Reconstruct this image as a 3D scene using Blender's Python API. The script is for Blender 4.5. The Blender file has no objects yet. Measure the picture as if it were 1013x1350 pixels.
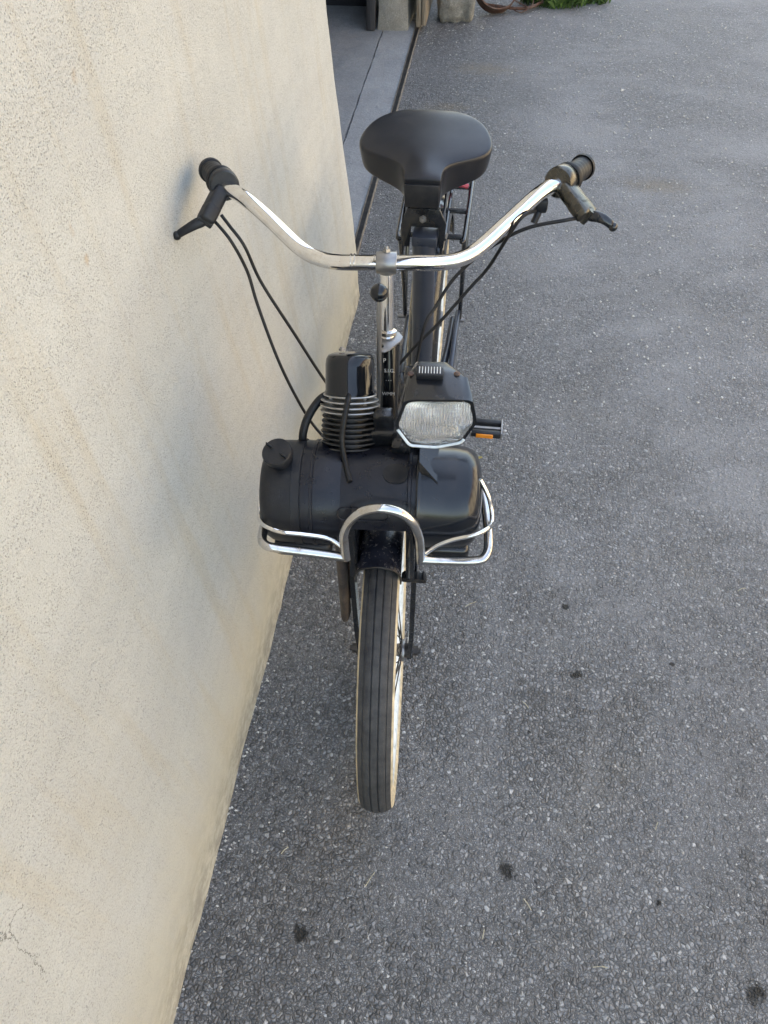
import bpy, bmesh, math, random
from mathutils import Vector, Matrix
random.seed(7)
SC = bpy.context.scene
COL = SC.collection
PI = math.pi

# ------------------------------------------------------------------ camera
cd = bpy.data.cameras.new('camera'); cam = bpy.data.objects.new('camera', cd); COL.objects.link(cam)
CX = Vector((0.99076910, 0.13439674, -0.01772301))
CU = Vector((-0.09307319, 0.76945928, 0.63187800))
CZ = CX.cross(CU)
cam.matrix_world = Matrix(((CX[0], CU[0], CZ[0], 0.1268012), (CX[1], CU[1], CZ[1], -0.7157995),
                           (CX[2], CU[2], CZ[2], 1.5782846), (0, 0, 0, 1)))
cd.sensor_fit = 'VERTICAL'; cd.sensor_height = 36; cd.sensor_width = 27
cd.lens = 1035.778 / 1350 * 36
cd.clip_start = 0.02; cd.clip_end = 400
SC.camera = cam
SC.render.resolution_x = 768; SC.render.resolution_y = 1024

# ------------------------------------------------------------------ light: open shade, the sun stands behind the house
SUN_EL, SUN_AZ = math.radians(48), math.radians(-78)   # azimuth from +y towards +x: the sun is on the house's side
sd = Vector((math.sin(SUN_AZ) * math.cos(SUN_EL), math.cos(SUN_AZ) * math.cos(SUN_EL), math.sin(SUN_EL)))
ld = bpy.data.lights.new('sun', 'SUN'); ld.energy = 4.0; ld.angle = math.radians(0.5); ld.color = (1, .93, .82)
sun = bpy.data.objects.new('sun', ld); COL.objects.link(sun)
sun.rotation_euler = sd.to_track_quat('Z', 'Y').to_euler()
W = bpy.data.worlds.new('World'); SC.world = W; W.use_nodes = True
nt = W.node_tree; bg = nt.nodes['Background']
sky = nt.nodes.new('ShaderNodeTexSky'); sky.sky_type = 'NISHITA'; sky.sun_disc = False
sky.sun_elevation = SUN_EL; sky.sun_rotation = SUN_AZ; sky.air_density = 1.0; sky.dust_density = 2.5; sky.ozone_density = 0.6
nt.links.new(sky.outputs[0], bg.inputs[0]); bg.inputs[1].default_value = 0.15
SC.view_settings.view_transform = 'Standard'; SC.view_settings.look = 'None'
SC.view_settings.exposure = 2.7; SC.view_settings.gamma = 1
SC.view_settings.use_white_balance = True; SC.view_settings.white_balance_temperature = 8200; SC.view_settings.white_balance_tint = 9

# ------------------------------------------------------------------ materials
def new_mat(name):
    m = bpy.data.materials.new(name); m.use_nodes = True
    return m, m.node_tree, m.node_tree.nodes['Principled BSDF']
def nd(t, kind, **kw):
    n = t.nodes.new(kind)
    for k, v in kw.items():
        if k in n.inputs: n.inputs[k].default_value = v
        else: setattr(n, k, v)
    return n
def mixc(t, fac, a, b, mode='MIX'):
    n = t.nodes.new('ShaderNodeMix'); n.data_type = 'RGBA'; n.blend_type = mode
    for sock, v in ((n.inputs[0], fac), (n.inputs[6], a), (n.inputs[7], b)):
        if isinstance(v, (int, float)): sock.default_value = v
        elif isinstance(v, tuple): sock.default_value = v if len(v) == 4 else v + (1,)
        else: t.links.new(v, sock)
    return n.outputs[2]
def ramp(t, src, stops):
    n = t.nodes.new('ShaderNodeValToRGB'); e = n.color_ramp.elements
    while len(e) < len(stops): e.new(.5)
    for el, (p, c) in zip(e, stops):
        el.position = p; el.color = (c, c, c, 1) if isinstance(c, (int, float)) else c + (1,)
    t.links.new(src, n.inputs[0]); return n.outputs[0]
def math_(t, op, a, b=None, c=None, clamp=False):
    n = t.nodes.new('ShaderNodeMath'); n.operation = op; n.use_clamp = clamp
    for i, v in enumerate((a, b, c)):
        if v is None: continue
        if isinstance(v, (int, float)): n.inputs[i].default_value = v
        else: t.links.new(v, n.inputs[i])
    return n.outputs[0]
def noise(t, co, scale, detail=4, rough=.55, dist=0.0):
    n = nd(t, 'ShaderNodeTexNoise', Scale=scale, Detail=detail, Roughness=rough, Distortion=dist)
    t.links.new(co, n.inputs['Vector']); return n
def voro(t, co, scale, feature='F1', rand=1.0):
    n = nd(t, 'ShaderNodeTexVoronoi', feature=feature, Scale=scale, Randomness=rand)
    t.links.new(co, n.inputs['Vector']); return n
def mapping(t, co, scale=(1, 1, 1), loc=(0, 0, 0), rot=(0, 0, 0)):
    n = t.nodes.new('ShaderNodeMapping'); n.inputs['Scale'].default_value = scale
    n.inputs['Location'].default_value = loc; n.inputs['Rotation'].default_value = rot
    t.links.new(co, n.inputs['Vector']); return n.outputs[0]
def bump(t, h, strength, dist, prev=None):
    n = nd(t, 'ShaderNodeBump', Strength=strength, Distance=dist)
    t.links.new(h, n.inputs['Height'])
    if prev is not None: t.links.new(prev, n.inputs['Normal'])
    return n.outputs[0]
def position(t): return t.nodes.new('ShaderNodeNewGeometry').outputs['Position']
def spots(t, pos, pts, wob=None):
    """sum of soft blobs at world points (x,y,z,radius)"""
    tot = None
    for (x, y, z, r) in pts:
        n = t.nodes.new('ShaderNodeVectorMath'); n.operation = 'DISTANCE'
        t.links.new(pos, n.inputs[0]); n.inputs[1].default_value = (x, y, z)
        d = n.outputs['Value']
        if wob is not None: d = math_(t, 'ADD', d, math_(t, 'MULTIPLY', math_(t, 'SUBTRACT', wob, .5), r * 2.6))
        k = math_(t, 'SUBTRACT', 1.0, math_(t, 'DIVIDE', d, r), clamp=True)
        tot = k if tot is None else math_(t, 'MAXIMUM', tot, k)
    return tot

def simple(name, col, rough=.5, metal=0.0, var=.15, nscale=60, bumpd=0.0, bscale=400, coat=0.0, spec=.5, dust=0.0, rvar=.1):
    m, t, b = new_mat(name); pos = position(t)
    n = noise(t, pos, nscale, 5)
    f = ramp(t, n.outputs['Fac'], [(.3, 0.0), (.72, 1.0)])
    a = tuple(c * (1 - var) for c in col); bb = tuple(min(1, c * (1 + var)) for c in col)
    c = mixc(t, f, a, bb)
    if dust:
        dn = noise(t, pos, 25, 6, .7)
        df = ramp(t, dn.outputs['Fac'], [(.45, 0.0), (.8, 1.0)])
        c = mixc(t, math_(t, 'MULTIPLY', df, dust), c, (.28, .25, .21))
    t.links.new(c, b.inputs['Base Color'])
    r = math_(t, 'ADD', math_(t, 'MULTIPLY', f, rvar), rough - rvar / 2)
    t.links.new(r, b.inputs['Roughness'])
    b.inputs['Metallic'].default_value = metal
    b.inputs['Coat Weight'].default_value = coat; b.inputs['Coat Roughness'].default_value = .05
    b.inputs['Specular IOR Level'].default_value = spec
    if bumpd:
        bn = noise(t, pos, bscale, 3)
        t.links.new(bump(t, bn.outputs['Fac'], .6, bumpd), b.inputs['Normal'])
    return m

def chrome_mat(name, pit, rough, col=(.80, .79, .78)):
    m, t, b = new_mat(name); pos = position(t)
    n = noise(t, pos, 45, 6, .65); s = noise(t, pos, 420, 3, .6)
    f = ramp(t, n.outputs['Fac'], [(.48, 0.0), (.75, 1.0)])
    c = mixc(t, math_(t, 'MULTIPLY', f, pit), col, (.40, .33, .25))
    sp = ramp(t, s.outputs['Fac'], [(.66, 0.0), (.74, 1.0)])
    sp = math_(t, 'MULTIPLY', sp, pit)
    c = mixc(t, sp, c, (.16, .08, .04))
    t.links.new(c, b.inputs['Base Color'])
    t.links.new(math_(t, 'SUBTRACT', 1.0, math_(t, 'MULTIPLY', sp, .8)), b.inputs['Metallic'])
    t.links.new(math_(t, 'ADD', rough, math_(t, 'MULTIPLY', f, .22 * pit + .04)), b.inputs['Roughness'])
    return m

M = {}
M['black_paint'] = simple('black_paint', (.007, .008, .010), .22, coat=.3, dust=.02, rvar=.2)
M['black_gloss'] = simple('black_gloss', (.006, .007, .009), .12, coat=.2, dust=.015, spec=.4)
M['black_plastic'] = simple('black_plastic', (.010, .011, .014), .45, bumpd=.0004, bscale=500, dust=.09, spec=.4)
M['body_black'] = simple('body_black', (.006, .007, .012), .3, bumpd=.0003, bscale=260, dust=.05, spec=.4)
M['flywheel_black'] = simple('flywheel_black', (.006, .008, .012), .2, dust=.03)
M['rubber'] = simple('rubber', (.008, .008, .009), .5, bumpd=.0003, bscale=700, dust=.08, spec=.35)
M['vinyl'] = simple('vinyl', (.006, .007, .011), .34, bumpd=.00025, bscale=900, dust=.03)
M['tube_paint'] = simple('tube_paint', (.028, .034, .048), .32, coat=.2, dust=.0, var=.08)
M['dull_metal'] = simple('dull_metal', (.32, .31, .30), .4, metal=.9, dust=.25)
M['dark_metal'] = simple('dark_metal', (.05, .045, .042), .45, metal=.6, dust=.3)
M['fin_metal'] = simple('fin_metal', (.50, .49, .47), .45, metal=.9, dust=.3)
M['fin_dark'] = simple('fin_dark', (.05, .049, .047), .45, metal=.4, dust=.25)
M['chrome'] = chrome_mat('chrome', .35, .05)
M['chrome_worn'] = chrome_mat('chrome_worn', .8, .12, (.60, .59, .58))
M['rust'] = simple('rust', (.10, .045, .028), .8, var=.5, nscale=90, bumpd=.002, bscale=200, dust=.4)
M['exhaust'] = simple('exhaust', (.045, .032, .026), .65, var=.5, nscale=70, bumpd=.001, bscale=250, dust=.25)
M['cast_metal'] = simple('cast_metal', (.105, .10, .09), .28, metal=1.0, var=.25, dust=.1)
M['red'] = simple('red', (.45, .05, .07), .4)
M['amber'] = simple('amber', (.75, .24, .02), .25, coat=.4)
M['white_mark'] = simple('white_mark', (.62, .61, .58), .6, dust=.3)
M['white_rim'] = simple('white_rim', (.70, .78, .82), .3, metal=.0, coat=.5, dust=.12)
M['tan_wall'] = simple('tan_wall', (.52, .43, .29), .7, var=.35, dust=.4)
M['rail'] = simple('rail', (.17, .145, .115), .8, var=.4, nscale=50, dust=.3)

def tyre_mat():
    m, t, b = new_mat('tyre_tread'); pos = position(t)
    n = noise(t, pos, 60, 6, .7); f = ramp(t, n.outputs['Fac'], [(.32, 0.0), (.7, 1.0)])
    c = mixc(t, f, (.022, .022, .024), (.068, .066, .063))
    n2 = noise(t, pos, 700, 2); sp = ramp(t, n2.outputs['Fac'], [(.66, 0.0), (.72, 1.0)])
    c = mixc(t, math_(t, 'MULTIPLY', sp, .5), c, (.2, .19, .17))
    t.links.new(c, b.inputs['Base Color']); b.inputs['Roughness'].default_value = .68
    t.links.new(bump(t, n2.outputs['Fac'], .4, .0006), b.inputs['Normal'])
    return m
M['tyre'] = tyre_mat()

def guard_mat():
    m, t, b = new_mat('chipped_black_paint'); pos = position(t)
    n = noise(t, pos, 130, 8, .75); sp = ramp(t, n.outputs['Fac'], [(.575, 0.0), (.61, 1.0)])
    n2 = noise(t, pos, 40, 5, .6); f = ramp(t, n2.outputs['Fac'], [(.35, 0.0), (.7, 1.0)])
    c = mixc(t, f, (.012, .013, .020), (.03, .033, .048))
    c = mixc(t, math_(t, 'MULTIPLY', sp, .55), c, (.25, .23, .21))
    t.links.new(c, b.inputs['Base Color'])
    t.links.new(math_(t, 'ADD', .26, math_(t, 'MULTIPLY', sp, .5)), b.inputs['Roughness'])
    t.links.new(bump(t, n.outputs['Fac'], .35, .0012), b.inputs['Normal'])
    return m
M['guard'] = guard_mat()

def glass_mat():
    m, t, b = new_mat('ribbed_lens_glass')
    b.inputs['Base Color'].default_value = (.93, .94, .93, 1)
    b.inputs['Transmission Weight'].default_value = .86
    b.inputs['Roughness'].default_value = .06; b.inputs['IOR'].default_value = 1.3
    return m
M['glass'] = glass_mat()
M['reflector'] = simple('reflector', (.96, .95, .94), .22, metal=1.0, var=.04)

def stucco_mat():
    m, t, b = new_mat('cream_stucco'); pos = position(t)
    big = noise(t, pos, 1.6, 5, .6); mid = noise(t, pos, 7, 6, .65); fine = noise(t, pos, 420, 2, .8)
    f1 = ramp(t, big.outputs['Fac'], [(.35, 0.0), (.68, 1.0)])
    c = mixc(t, f1, (.515, .505, .458), (.60, .59, .543))
    f2 = ramp(t, mid.outputs['Fac'], [(.42, 0.0), (.75, 1.0)])
    c = mixc(t, math_(t, 'MULTIPLY', f2, .55), c, (.49, .48, .455))
    # vertical run-off streaks of the old render
    st = noise(t, mapping(t, pos, (4, 9, .7)), 2.2, 5, .6)
    fs = ramp(t, st.outputs['Fac'], [(.52, 0.0), (.78, 1.0)])
    c = mixc(t, math_(t, 'MULTIPLY', fs, .75), c, (.50, .44, .335))
    # trowelled smooth yellower band along the foot of the wall
    sep = t.nodes.new('ShaderNodeSeparateXYZ'); t.links.new(pos, sep.inputs[0])
    zz = math_(t, 'ADD', sep.outputs['Z'], math_(t, 'MULTIPLY', math_(t, 'SUBTRACT', mid.outputs['Fac'], .5), .25))
    foot = ramp(t, zz, [(.08, 1.0), (.34, 0.0)])
    c = mixc(t, math_(t, 'MULTIPLY', foot, .75), c, (.51, .465, .36))
    dirt = noise(t, mapping(t, pos, (9, 9, 14)), 3, 7, .72)
    low = ramp(t, sep.outputs['Z'], [(.0, 1.0), (.03, .8), (.11, .25), (.22, 0.0)])
    df = math_(t, 'MULTIPLY', low, ramp(t, dirt.outputs['Fac'], [(.36, 0.0), (.6, 1.0)]))
    c = mixc(t, math_(t, 'MULTIPLY', df, .8), c, (.22, .20, .165))
    grainy = math_(t, 'SUBTRACT', 1.0, math_(t, 'MULTIPLY', foot, .75))
    # sand grains and pin holes
    g = ramp(t, fine.outputs['Fac'], [(.32, 0.0), (.54, 1.0)])
    c = mixc(t, math_(t, 'MULTIPLY', math_(t, 'SUBTRACT', 1.0, g), math_(t, 'MULTIPLY', grainy, .5)), c, (.30, .285, .25))
    v = voro(t, pos, 310); vd = ramp(t, v.outputs['Distance'], [(.16, 1.0), (.34, 0.0)])
    v2 = voro(t, pos, 95); vd2 = ramp(t, v2.outputs['Distance'], [(.08, 1.0), (.15, 0.0)])
    vs2 = t.nodes.new('ShaderNodeSeparateColor'); t.links.new(v2.outputs['Color'], vs2.inputs[0])
    vd2 = math_(t, 'MULTIPLY', vd2, math_(t, 'GREATER_THAN', vs2.outputs[0], .6))
    vs = t.nodes.new('ShaderNodeSeparateColor'); t.links.new(v.outputs['Color'], vs.inputs[0])
    pick = math_(t, 'GREATER_THAN', vs.outputs[0], .35)
    hole = math_(t, 'MULTIPLY', math_(t, 'MAXIMUM', math_(t, 'MULTIPLY', vd, pick), vd2), math_(t, 'ADD', .15, math_(t, 'MULTIPLY', grainy, .7)))
    c = mixc(t, math_(t, 'MULTIPLY', hole, .5), c, (.19, .18, .155))
    # rust marks
    wob = noise(t, pos, 40, 4).outputs['Fac']
    k = spots(t, mapping(t, pos, (1, 1, .45)), [(-.345, .145, 1.21 * .45, .011), (-.338, .03, 1.10 * .45, .008), (-.337, .035, 1.06 * .45, .007)], wob)
    c = mixc(t, math_(t, 'MULTIPLY', ramp(t, k, [(.2, 0.0), (.9, 1.0)]), .6), c, (.42, .25, .10))
    # hairline cracks (lower left corner)
    seg = None
    def crack(pts):
        nonlocal seg
        for (y0, z0), (y1, z1) in zip(pts, pts[1:]):
            L = math.hypot(y1 - y0, z1 - z0); uy, uz = (y1 - y0) / L, (z1 - z0) / L
            dy = math_(t, 'SUBTRACT', yy, y0); dz = math_(t, 'SUBTRACT', zc, z0)
            al = math_(t, 'ADD', math_(t, 'MULTIPLY', dy, uy), math_(t, 'MULTIPLY', dz, uz))
            ac = math_(t, 'MINIMUM', math_(t, 'MAXIMUM', al, 0.0), L)
            ex = math_(t, 'SUBTRACT', dy, math_(t, 'MULTIPLY', ac, uy)); ez = math_(t, 'SUBTRACT', dz, math_(t, 'MULTIPLY', ac, uz))
            d = math_(t, 'SQRT', math_(t, 'ADD', math_(t, 'MULTIPLY', ex, ex), math_(t, 'MULTIPLY', ez, ez)))
            seg = d if seg is None else math_(t, 'MINIMUM', seg, d)
    cw = noise(t, pos, 55, 5, .7)
    cws = t.nodes.new('ShaderNodeSeparateColor'); t.links.new(cw.outputs['Color'], cws.inputs[0])
    yy = math_(t, 'ADD', sep.outputs['Y'], math_(t, 'MULTIPLY', math_(t, 'SUBTRACT', cws.outputs[0], .5), .03))
    zc = math_(t, 'ADD', sep.outputs['Z'], math_(t, 'MULTIPLY', math_(t, 'SUBTRACT', cws.outputs[1], .5), .03))
    for cr in CRACKS: crack(cr)
    ck = ramp(t, math_(t, 'MULTIPLY', seg, 100.0), [(.03, 1.0), (.085, 0.0)])
    c = mixc(t, math_(t, 'MULTIPLY', ck, .8), c, (.10, .09, .075))
    t.links.new(c, b.inputs['Base Color']); b.inputs['Roughness'].default_value = .92
    b.inputs['Specular IOR Level'].default_value = .15
    nb = bump(t, mid.outputs['Fac'], .5, .012)
    nb = bump(t, fine.outputs['Fac'], .55, .0035, nb)
    nb = bump(t, math_(t, 'SUBTRACT', 1.0, hole), .6, .002, nb)
    t.links.new(nb, b.inputs['Normal'])
    return m
CRACKS = [[(-.665, .775), (-.655, .735), (-.62, .715), (-.60, .66), (-.592, .63)],
          [(-.62, .66), (-.585, .645), (-.56, .635)], [(-.585, .645), (-.60, .61), (-.60, .57), (-.612, .53)]]
M['stucco'] = stucco_mat()

def asphalt_mat():
    m, t, b = new_mat('asphalt'); pos = position(t)
    warp = noise(t, pos, 90, 2)
    wv = t.nodes.new('ShaderNodeVectorMath'); wv.operation = 'MULTIPLY_ADD'
    t.links.new(warp.outputs['Color'], wv.inputs[0]); wv.inputs[1].default_value = (.010, .010, 0); t.links.new(pos, wv.inputs[2])
    p2 = mapping(t, wv.outputs[0], (1, 1, .0))
    v = voro(t, p2, 135); e = voro(t, p2, 135, 'DISTANCE_TO_EDGE')
    vb = voro(t, mapping(t, p2, (1, 1, 1), (3.1, 1.7, 0)), 260); eb = voro(t, mapping(t, p2, (1, 1, 1), (3.1, 1.7, 0)), 260, 'DISTANCE_TO_EDGE')
    s = t.nodes.new('ShaderNodeSeparateColor'); t.links.new(v.outputs['Color'], s.inputs[0])
    sb = t.nodes.new('ShaderNodeSeparateColor'); t.links.new(vb.outputs['Color'], sb.inputs[0])
    stone = ramp(t, s.outputs[0], [(0.0, (.10, .10, .101)), (.4, (.17, .17, .172)), (.75, (.25, .25, .251)), (.95, (.34, .338, .334)), (1.0, (.58, .57, .55))])
    stoneb = ramp(t, sb.outputs[1], [(0.0, (.15, .151, .154)), (.6, (.24, .241, .244)), (.95, (.32, .32, .32)), (1.0, (.6, .59, .57))])
    # some places big stones, others small
    patch = noise(t, pos, 2.1, 5, .6, .4)
    worn = ramp(t, patch.outputs['Fac'], [(.42, 0.0), (.62, 1.0)])
    pick = math_(t, 'GREATER_THAN', s.outputs[1], math_(t, 'SUBTRACT', .9, math_(t, 'MULTIPLY', worn, .6)))
    c = mixc(t, pick, stone, stoneb)
    gap = ramp(t, e.outputs['Distance'], [(.02, 1.0), (.17, 0.0)])
    gapb = ramp(t, eb.outputs['Distance'], [(.03, 1.0), (.15, 0.0)])
    gp = mixc(t, pick, gap, gapb)
    c = mixc(t, math_(t, 'MULTIPLY', gp, .68), c, (.045, .045, .0455))
    # fine dust lying in worn patches
    dust = noise(t, mapping(t, pos, (.8, 1.3, 1), (0, 0, 0), (0, 0, .5)), 1.1, 8, .72, .25)
    sep0 = t.nodes.new('ShaderNodeSeparateXYZ'); t.links.new(pos, sep0.inputs[0])
    lane = noise(t, mapping(t, pos, (3.2, .55, 1), (.37, 0, 0)), 1.5, 5, .6, .3)
    dm = math_(t, 'MAXIMUM', ramp(t, dust.outputs['Fac'], [(.44, 0.0), (.60, 1.0)]), math_(t, 'MULTIPLY', math_(t, 'MULTIPLY', ramp(t, lane.outputs['Fac'], [(.5, 0.0), (.62, 1.0)]), .9), ramp(t, sep0.outputs['Y'], [(.6, 1.0), (1.0, 0.0)])))
    fine = noise(t, pos, 500, 4, .8)
    mid_ = noise(t, pos, 150, 5, .8)
    dcol = mixc(t, ramp(t, math_(t, 'ADD', math_(t, 'MULTIPLY', fine.outputs['Fac'], .45), math_(t, 'MULTIPLY', mid_.outputs['Fac'], .55)), [(.36, 0.0), (.62, 1.0)]), (.17, .17, .171), (.46, .458, .455))
    sep = t.nodes.new('ShaderNodeSeparateXYZ'); t.links.new(pos, sep.inputs[0])
    far = ramp(t, math_(t, 'MULTIPLY', math_(t, 'ADD', sep.outputs['Y'], .45), .45), [(.0, 0.0), (1.0, 1.0)])
    right = ramp(t, math_(t, 'ADD', math_(t, 'MULTIPLY', sep.outputs['X'], 2.2), .1), [(.0, .25), (1.0, 1.0)])
    near = ramp(t, math_(t, 'ADD', math_(t, 'MULTIPLY', sep.outputs['Y'], 1.3), .75), [(.0, .35), (1.0, 1.0)])
    dm = math_(t, 'MULTIPLY', dm, near)
    fm = math_(t, 'MULTIPLY', math_(t, 'ADD', math_(t, 'MULTIPLY', dm, .55), math_(t, 'MULTIPLY', far, .45)), right, clamp=True)
    c = mixc(t, math_(t, 'MULTIPLY', fm, .85), c, dcol)
    br = noise(t, pos, 3.2, 5, .6)
    c = mixc(t, math_(t, 'MULTIPLY', ramp(t, br.outputs['Fac'], [(.55, 0.0), (.8, 1.0)]), .28), c, (.33, .305, .26))
    # dark, oily stretches
    oil = noise(t, mapping(t, pos, (1, .45, 1)), .95, 5, .6, .7)
    c = mixc(t, math_(t, 'MULTIPLY', ramp(t, oil.outputs['Fac'], [(.52, 0.0), (.75, 1.0)]), .5), c, (.125, .125, .128))
    wob = noise(t, pos, 48, 8, .75, .6).outputs['Fac']
    k = spots(t, pos, [(.273, -.281, 0, .022), (-.091, -.437, 0, .020), (.701, -.425, 0, .026), (.41, .147, 0, .017), (.31, .0, 0, .006),
                       (.387, .322, 0, .010), (.62, .2, 0, .007), (.55, -.3, 0, .007)], wob)
    c = mixc(t, math_(t, 'MULTIPLY', ramp(t, k, [(.18, 0.0), (.5, 1.0)]), .92), c, (.012, .012, .012))
    k2 = spots(t, mapping(t, pos, (1, 2.2, 1)), [(.04, 3.32 * 2.2, 0, .2), (.75, 2.3 * 2.2, 0, .18), (-.1, 2.9 * 2.2, 0, .12)], wob)
    c = mixc(t, math_(t, 'MULTIPLY', k2, .5), c, (.26, .21, .14))
    t.links.new(c, b.inputs['Base Color'])
    t.links.new(math_(t, 'ADD', .55, math_(t, 'MULTIPLY', fm, .3)), b.inputs['Roughness'])
    b.inputs['Specular IOR Level'].default_value = .4
    hg = math_(t, 'MINIMUM', e.outputs['Distance'], .35)
    h = math_(t, 'ADD', math_(t, 'MULTIPLY', hg, 1.6), math_(t, 'MULTIPLY', s.outputs[2], .55))
    hb = math_(t, 'ADD', math_(t, 'MULTIPLY', math_(t, 'MINIMUM', eb.outputs['Distance'], .3), .8), math_(t, 'MULTIPLY', sb.outputs[2], .4))
    hm = t.nodes.new('ShaderNodeMix'); hm.data_type = 'FLOAT'
    t.links.new(pick, hm.inputs[0]); t.links.new(h, hm.inputs[2]); t.links.new(hb, hm.inputs[3])
    hh = math_(t, 'MULTIPLY', hm.outputs[0], math_(t, 'SUBTRACT', 1.0, math_(t, 'MULTIPLY', fm, .55)))
    nb = bump(t, hh, 1.0, .009)
    nb = bump(t, fine.outputs['Fac'], .4, .001, nb)
    t.links.new(nb, b.inputs['Normal'])
    return m
M['asphalt'] = asphalt_mat()

def concrete_mat(name, c0, c1, sc=5):
    m, t, b = new_mat(name); pos = position(t)
    n = noise(t, pos, sc, 7, .65); f = ramp(t, n.outputs['Fac'], [(.3, 0.0), (.7, 1.0)])
    c = mixc(t, f, c0, c1)
    g = noise(t, pos, 190, 4, .7); gf = ramp(t, g.outputs['Fac'], [(.35, 0.0), (.65, 1.0)])
    c = mixc(t, math_(t, 'MULTIPLY', gf, .45), c, tuple(x * .45 for x in c0))
    v = voro(t, pos, 120); vd = ramp(t, v.outputs['Distance'], [(.1, 1.0), (.22, 0.0)])
    c = mixc(t, math_(t, 'MULTIPLY', vd, .3), c, tuple(min(1, x * 1.9) for x in c1))
    t.links.new(c, b.inputs['Base Color']); b.inputs['Roughness'].default_value = .88
    nb = bump(t, n.outputs['Fac'], .9, .016); nb = bump(t, g.outputs['Fac'], .6, .003, nb)
    t.links.new(nb, b.inputs['Normal']); return m
M['threshold'] = concrete_mat('threshold_concrete', (.31, .31, .31), (.42, .42, .415))
M['garage_floor'] = concrete_mat('garage_floor_concrete', (.27, .27, .27), (.36, .36, .358))
M['pillar'] = concrete_mat('rough_concrete', (.25, .235, .20), (.42, .40, .35), 9)
M['stone'] = concrete_mat('grey_stone', (.20, .188, .158), (.42, .40, .35), 22)
M['interior'] = concrete_mat('interior_painted_dark', (.02, .02, .024), (.04, .04, .045))  # near-black colour stands in for the darkness inside the garage

def wood_mat(name, c0, c1):
    m, t, b = new_mat(name); pos = position(t)
    n = noise(t, mapping(t, pos, (60, 60, 3)), 1.5, 6, .65, .6); f = ramp(t, n.outputs['Fac'], [(.35, 0.0), (.68, 1.0)])
    c = mixc(t, f, c0, c1); t.links.new(c, b.inputs['Base Color']); b.inputs['Roughness'].default_value = .8
    t.links.new(bump(t, n.outputs['Fac'], .6, .003), b.inputs['Normal']); return m
M['wood'] = wood_mat('weathered_wood', (.16, .115, .075), (.40, .34, .26))
M['dark_wood'] = wood_mat('dark_wood', (.03, .03, .033), (.065, .065, .07))
M['far_render'] = simple('far_render', (.50, .46, .38), .9)
M['straw'] = simple('straw', (.44, .40, .29), .7, var=.3)
M['leaf_yellow'] = simple('leaf_yellow', (.62, .52, .22), .6, var=.3)
M['weed_leaf'] = simple('weed_leaf', (.075, .14, .03), .55, var=.5, nscale=30)
M['grit'] = simple('grit', (.55, .54, .51), .8, var=.45, nscale=20)

# ------------------------------------------------------------------ mesh helpers
STEER = 0.0723946; PIV = .12
SM = Matrix.Translation((0, PIV, 0)) @ Matrix.Rotation(STEER, 4, 'Z') @ Matrix.Translation((0, -PIV, 0))
IDM = Matrix.Identity(4)

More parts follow.
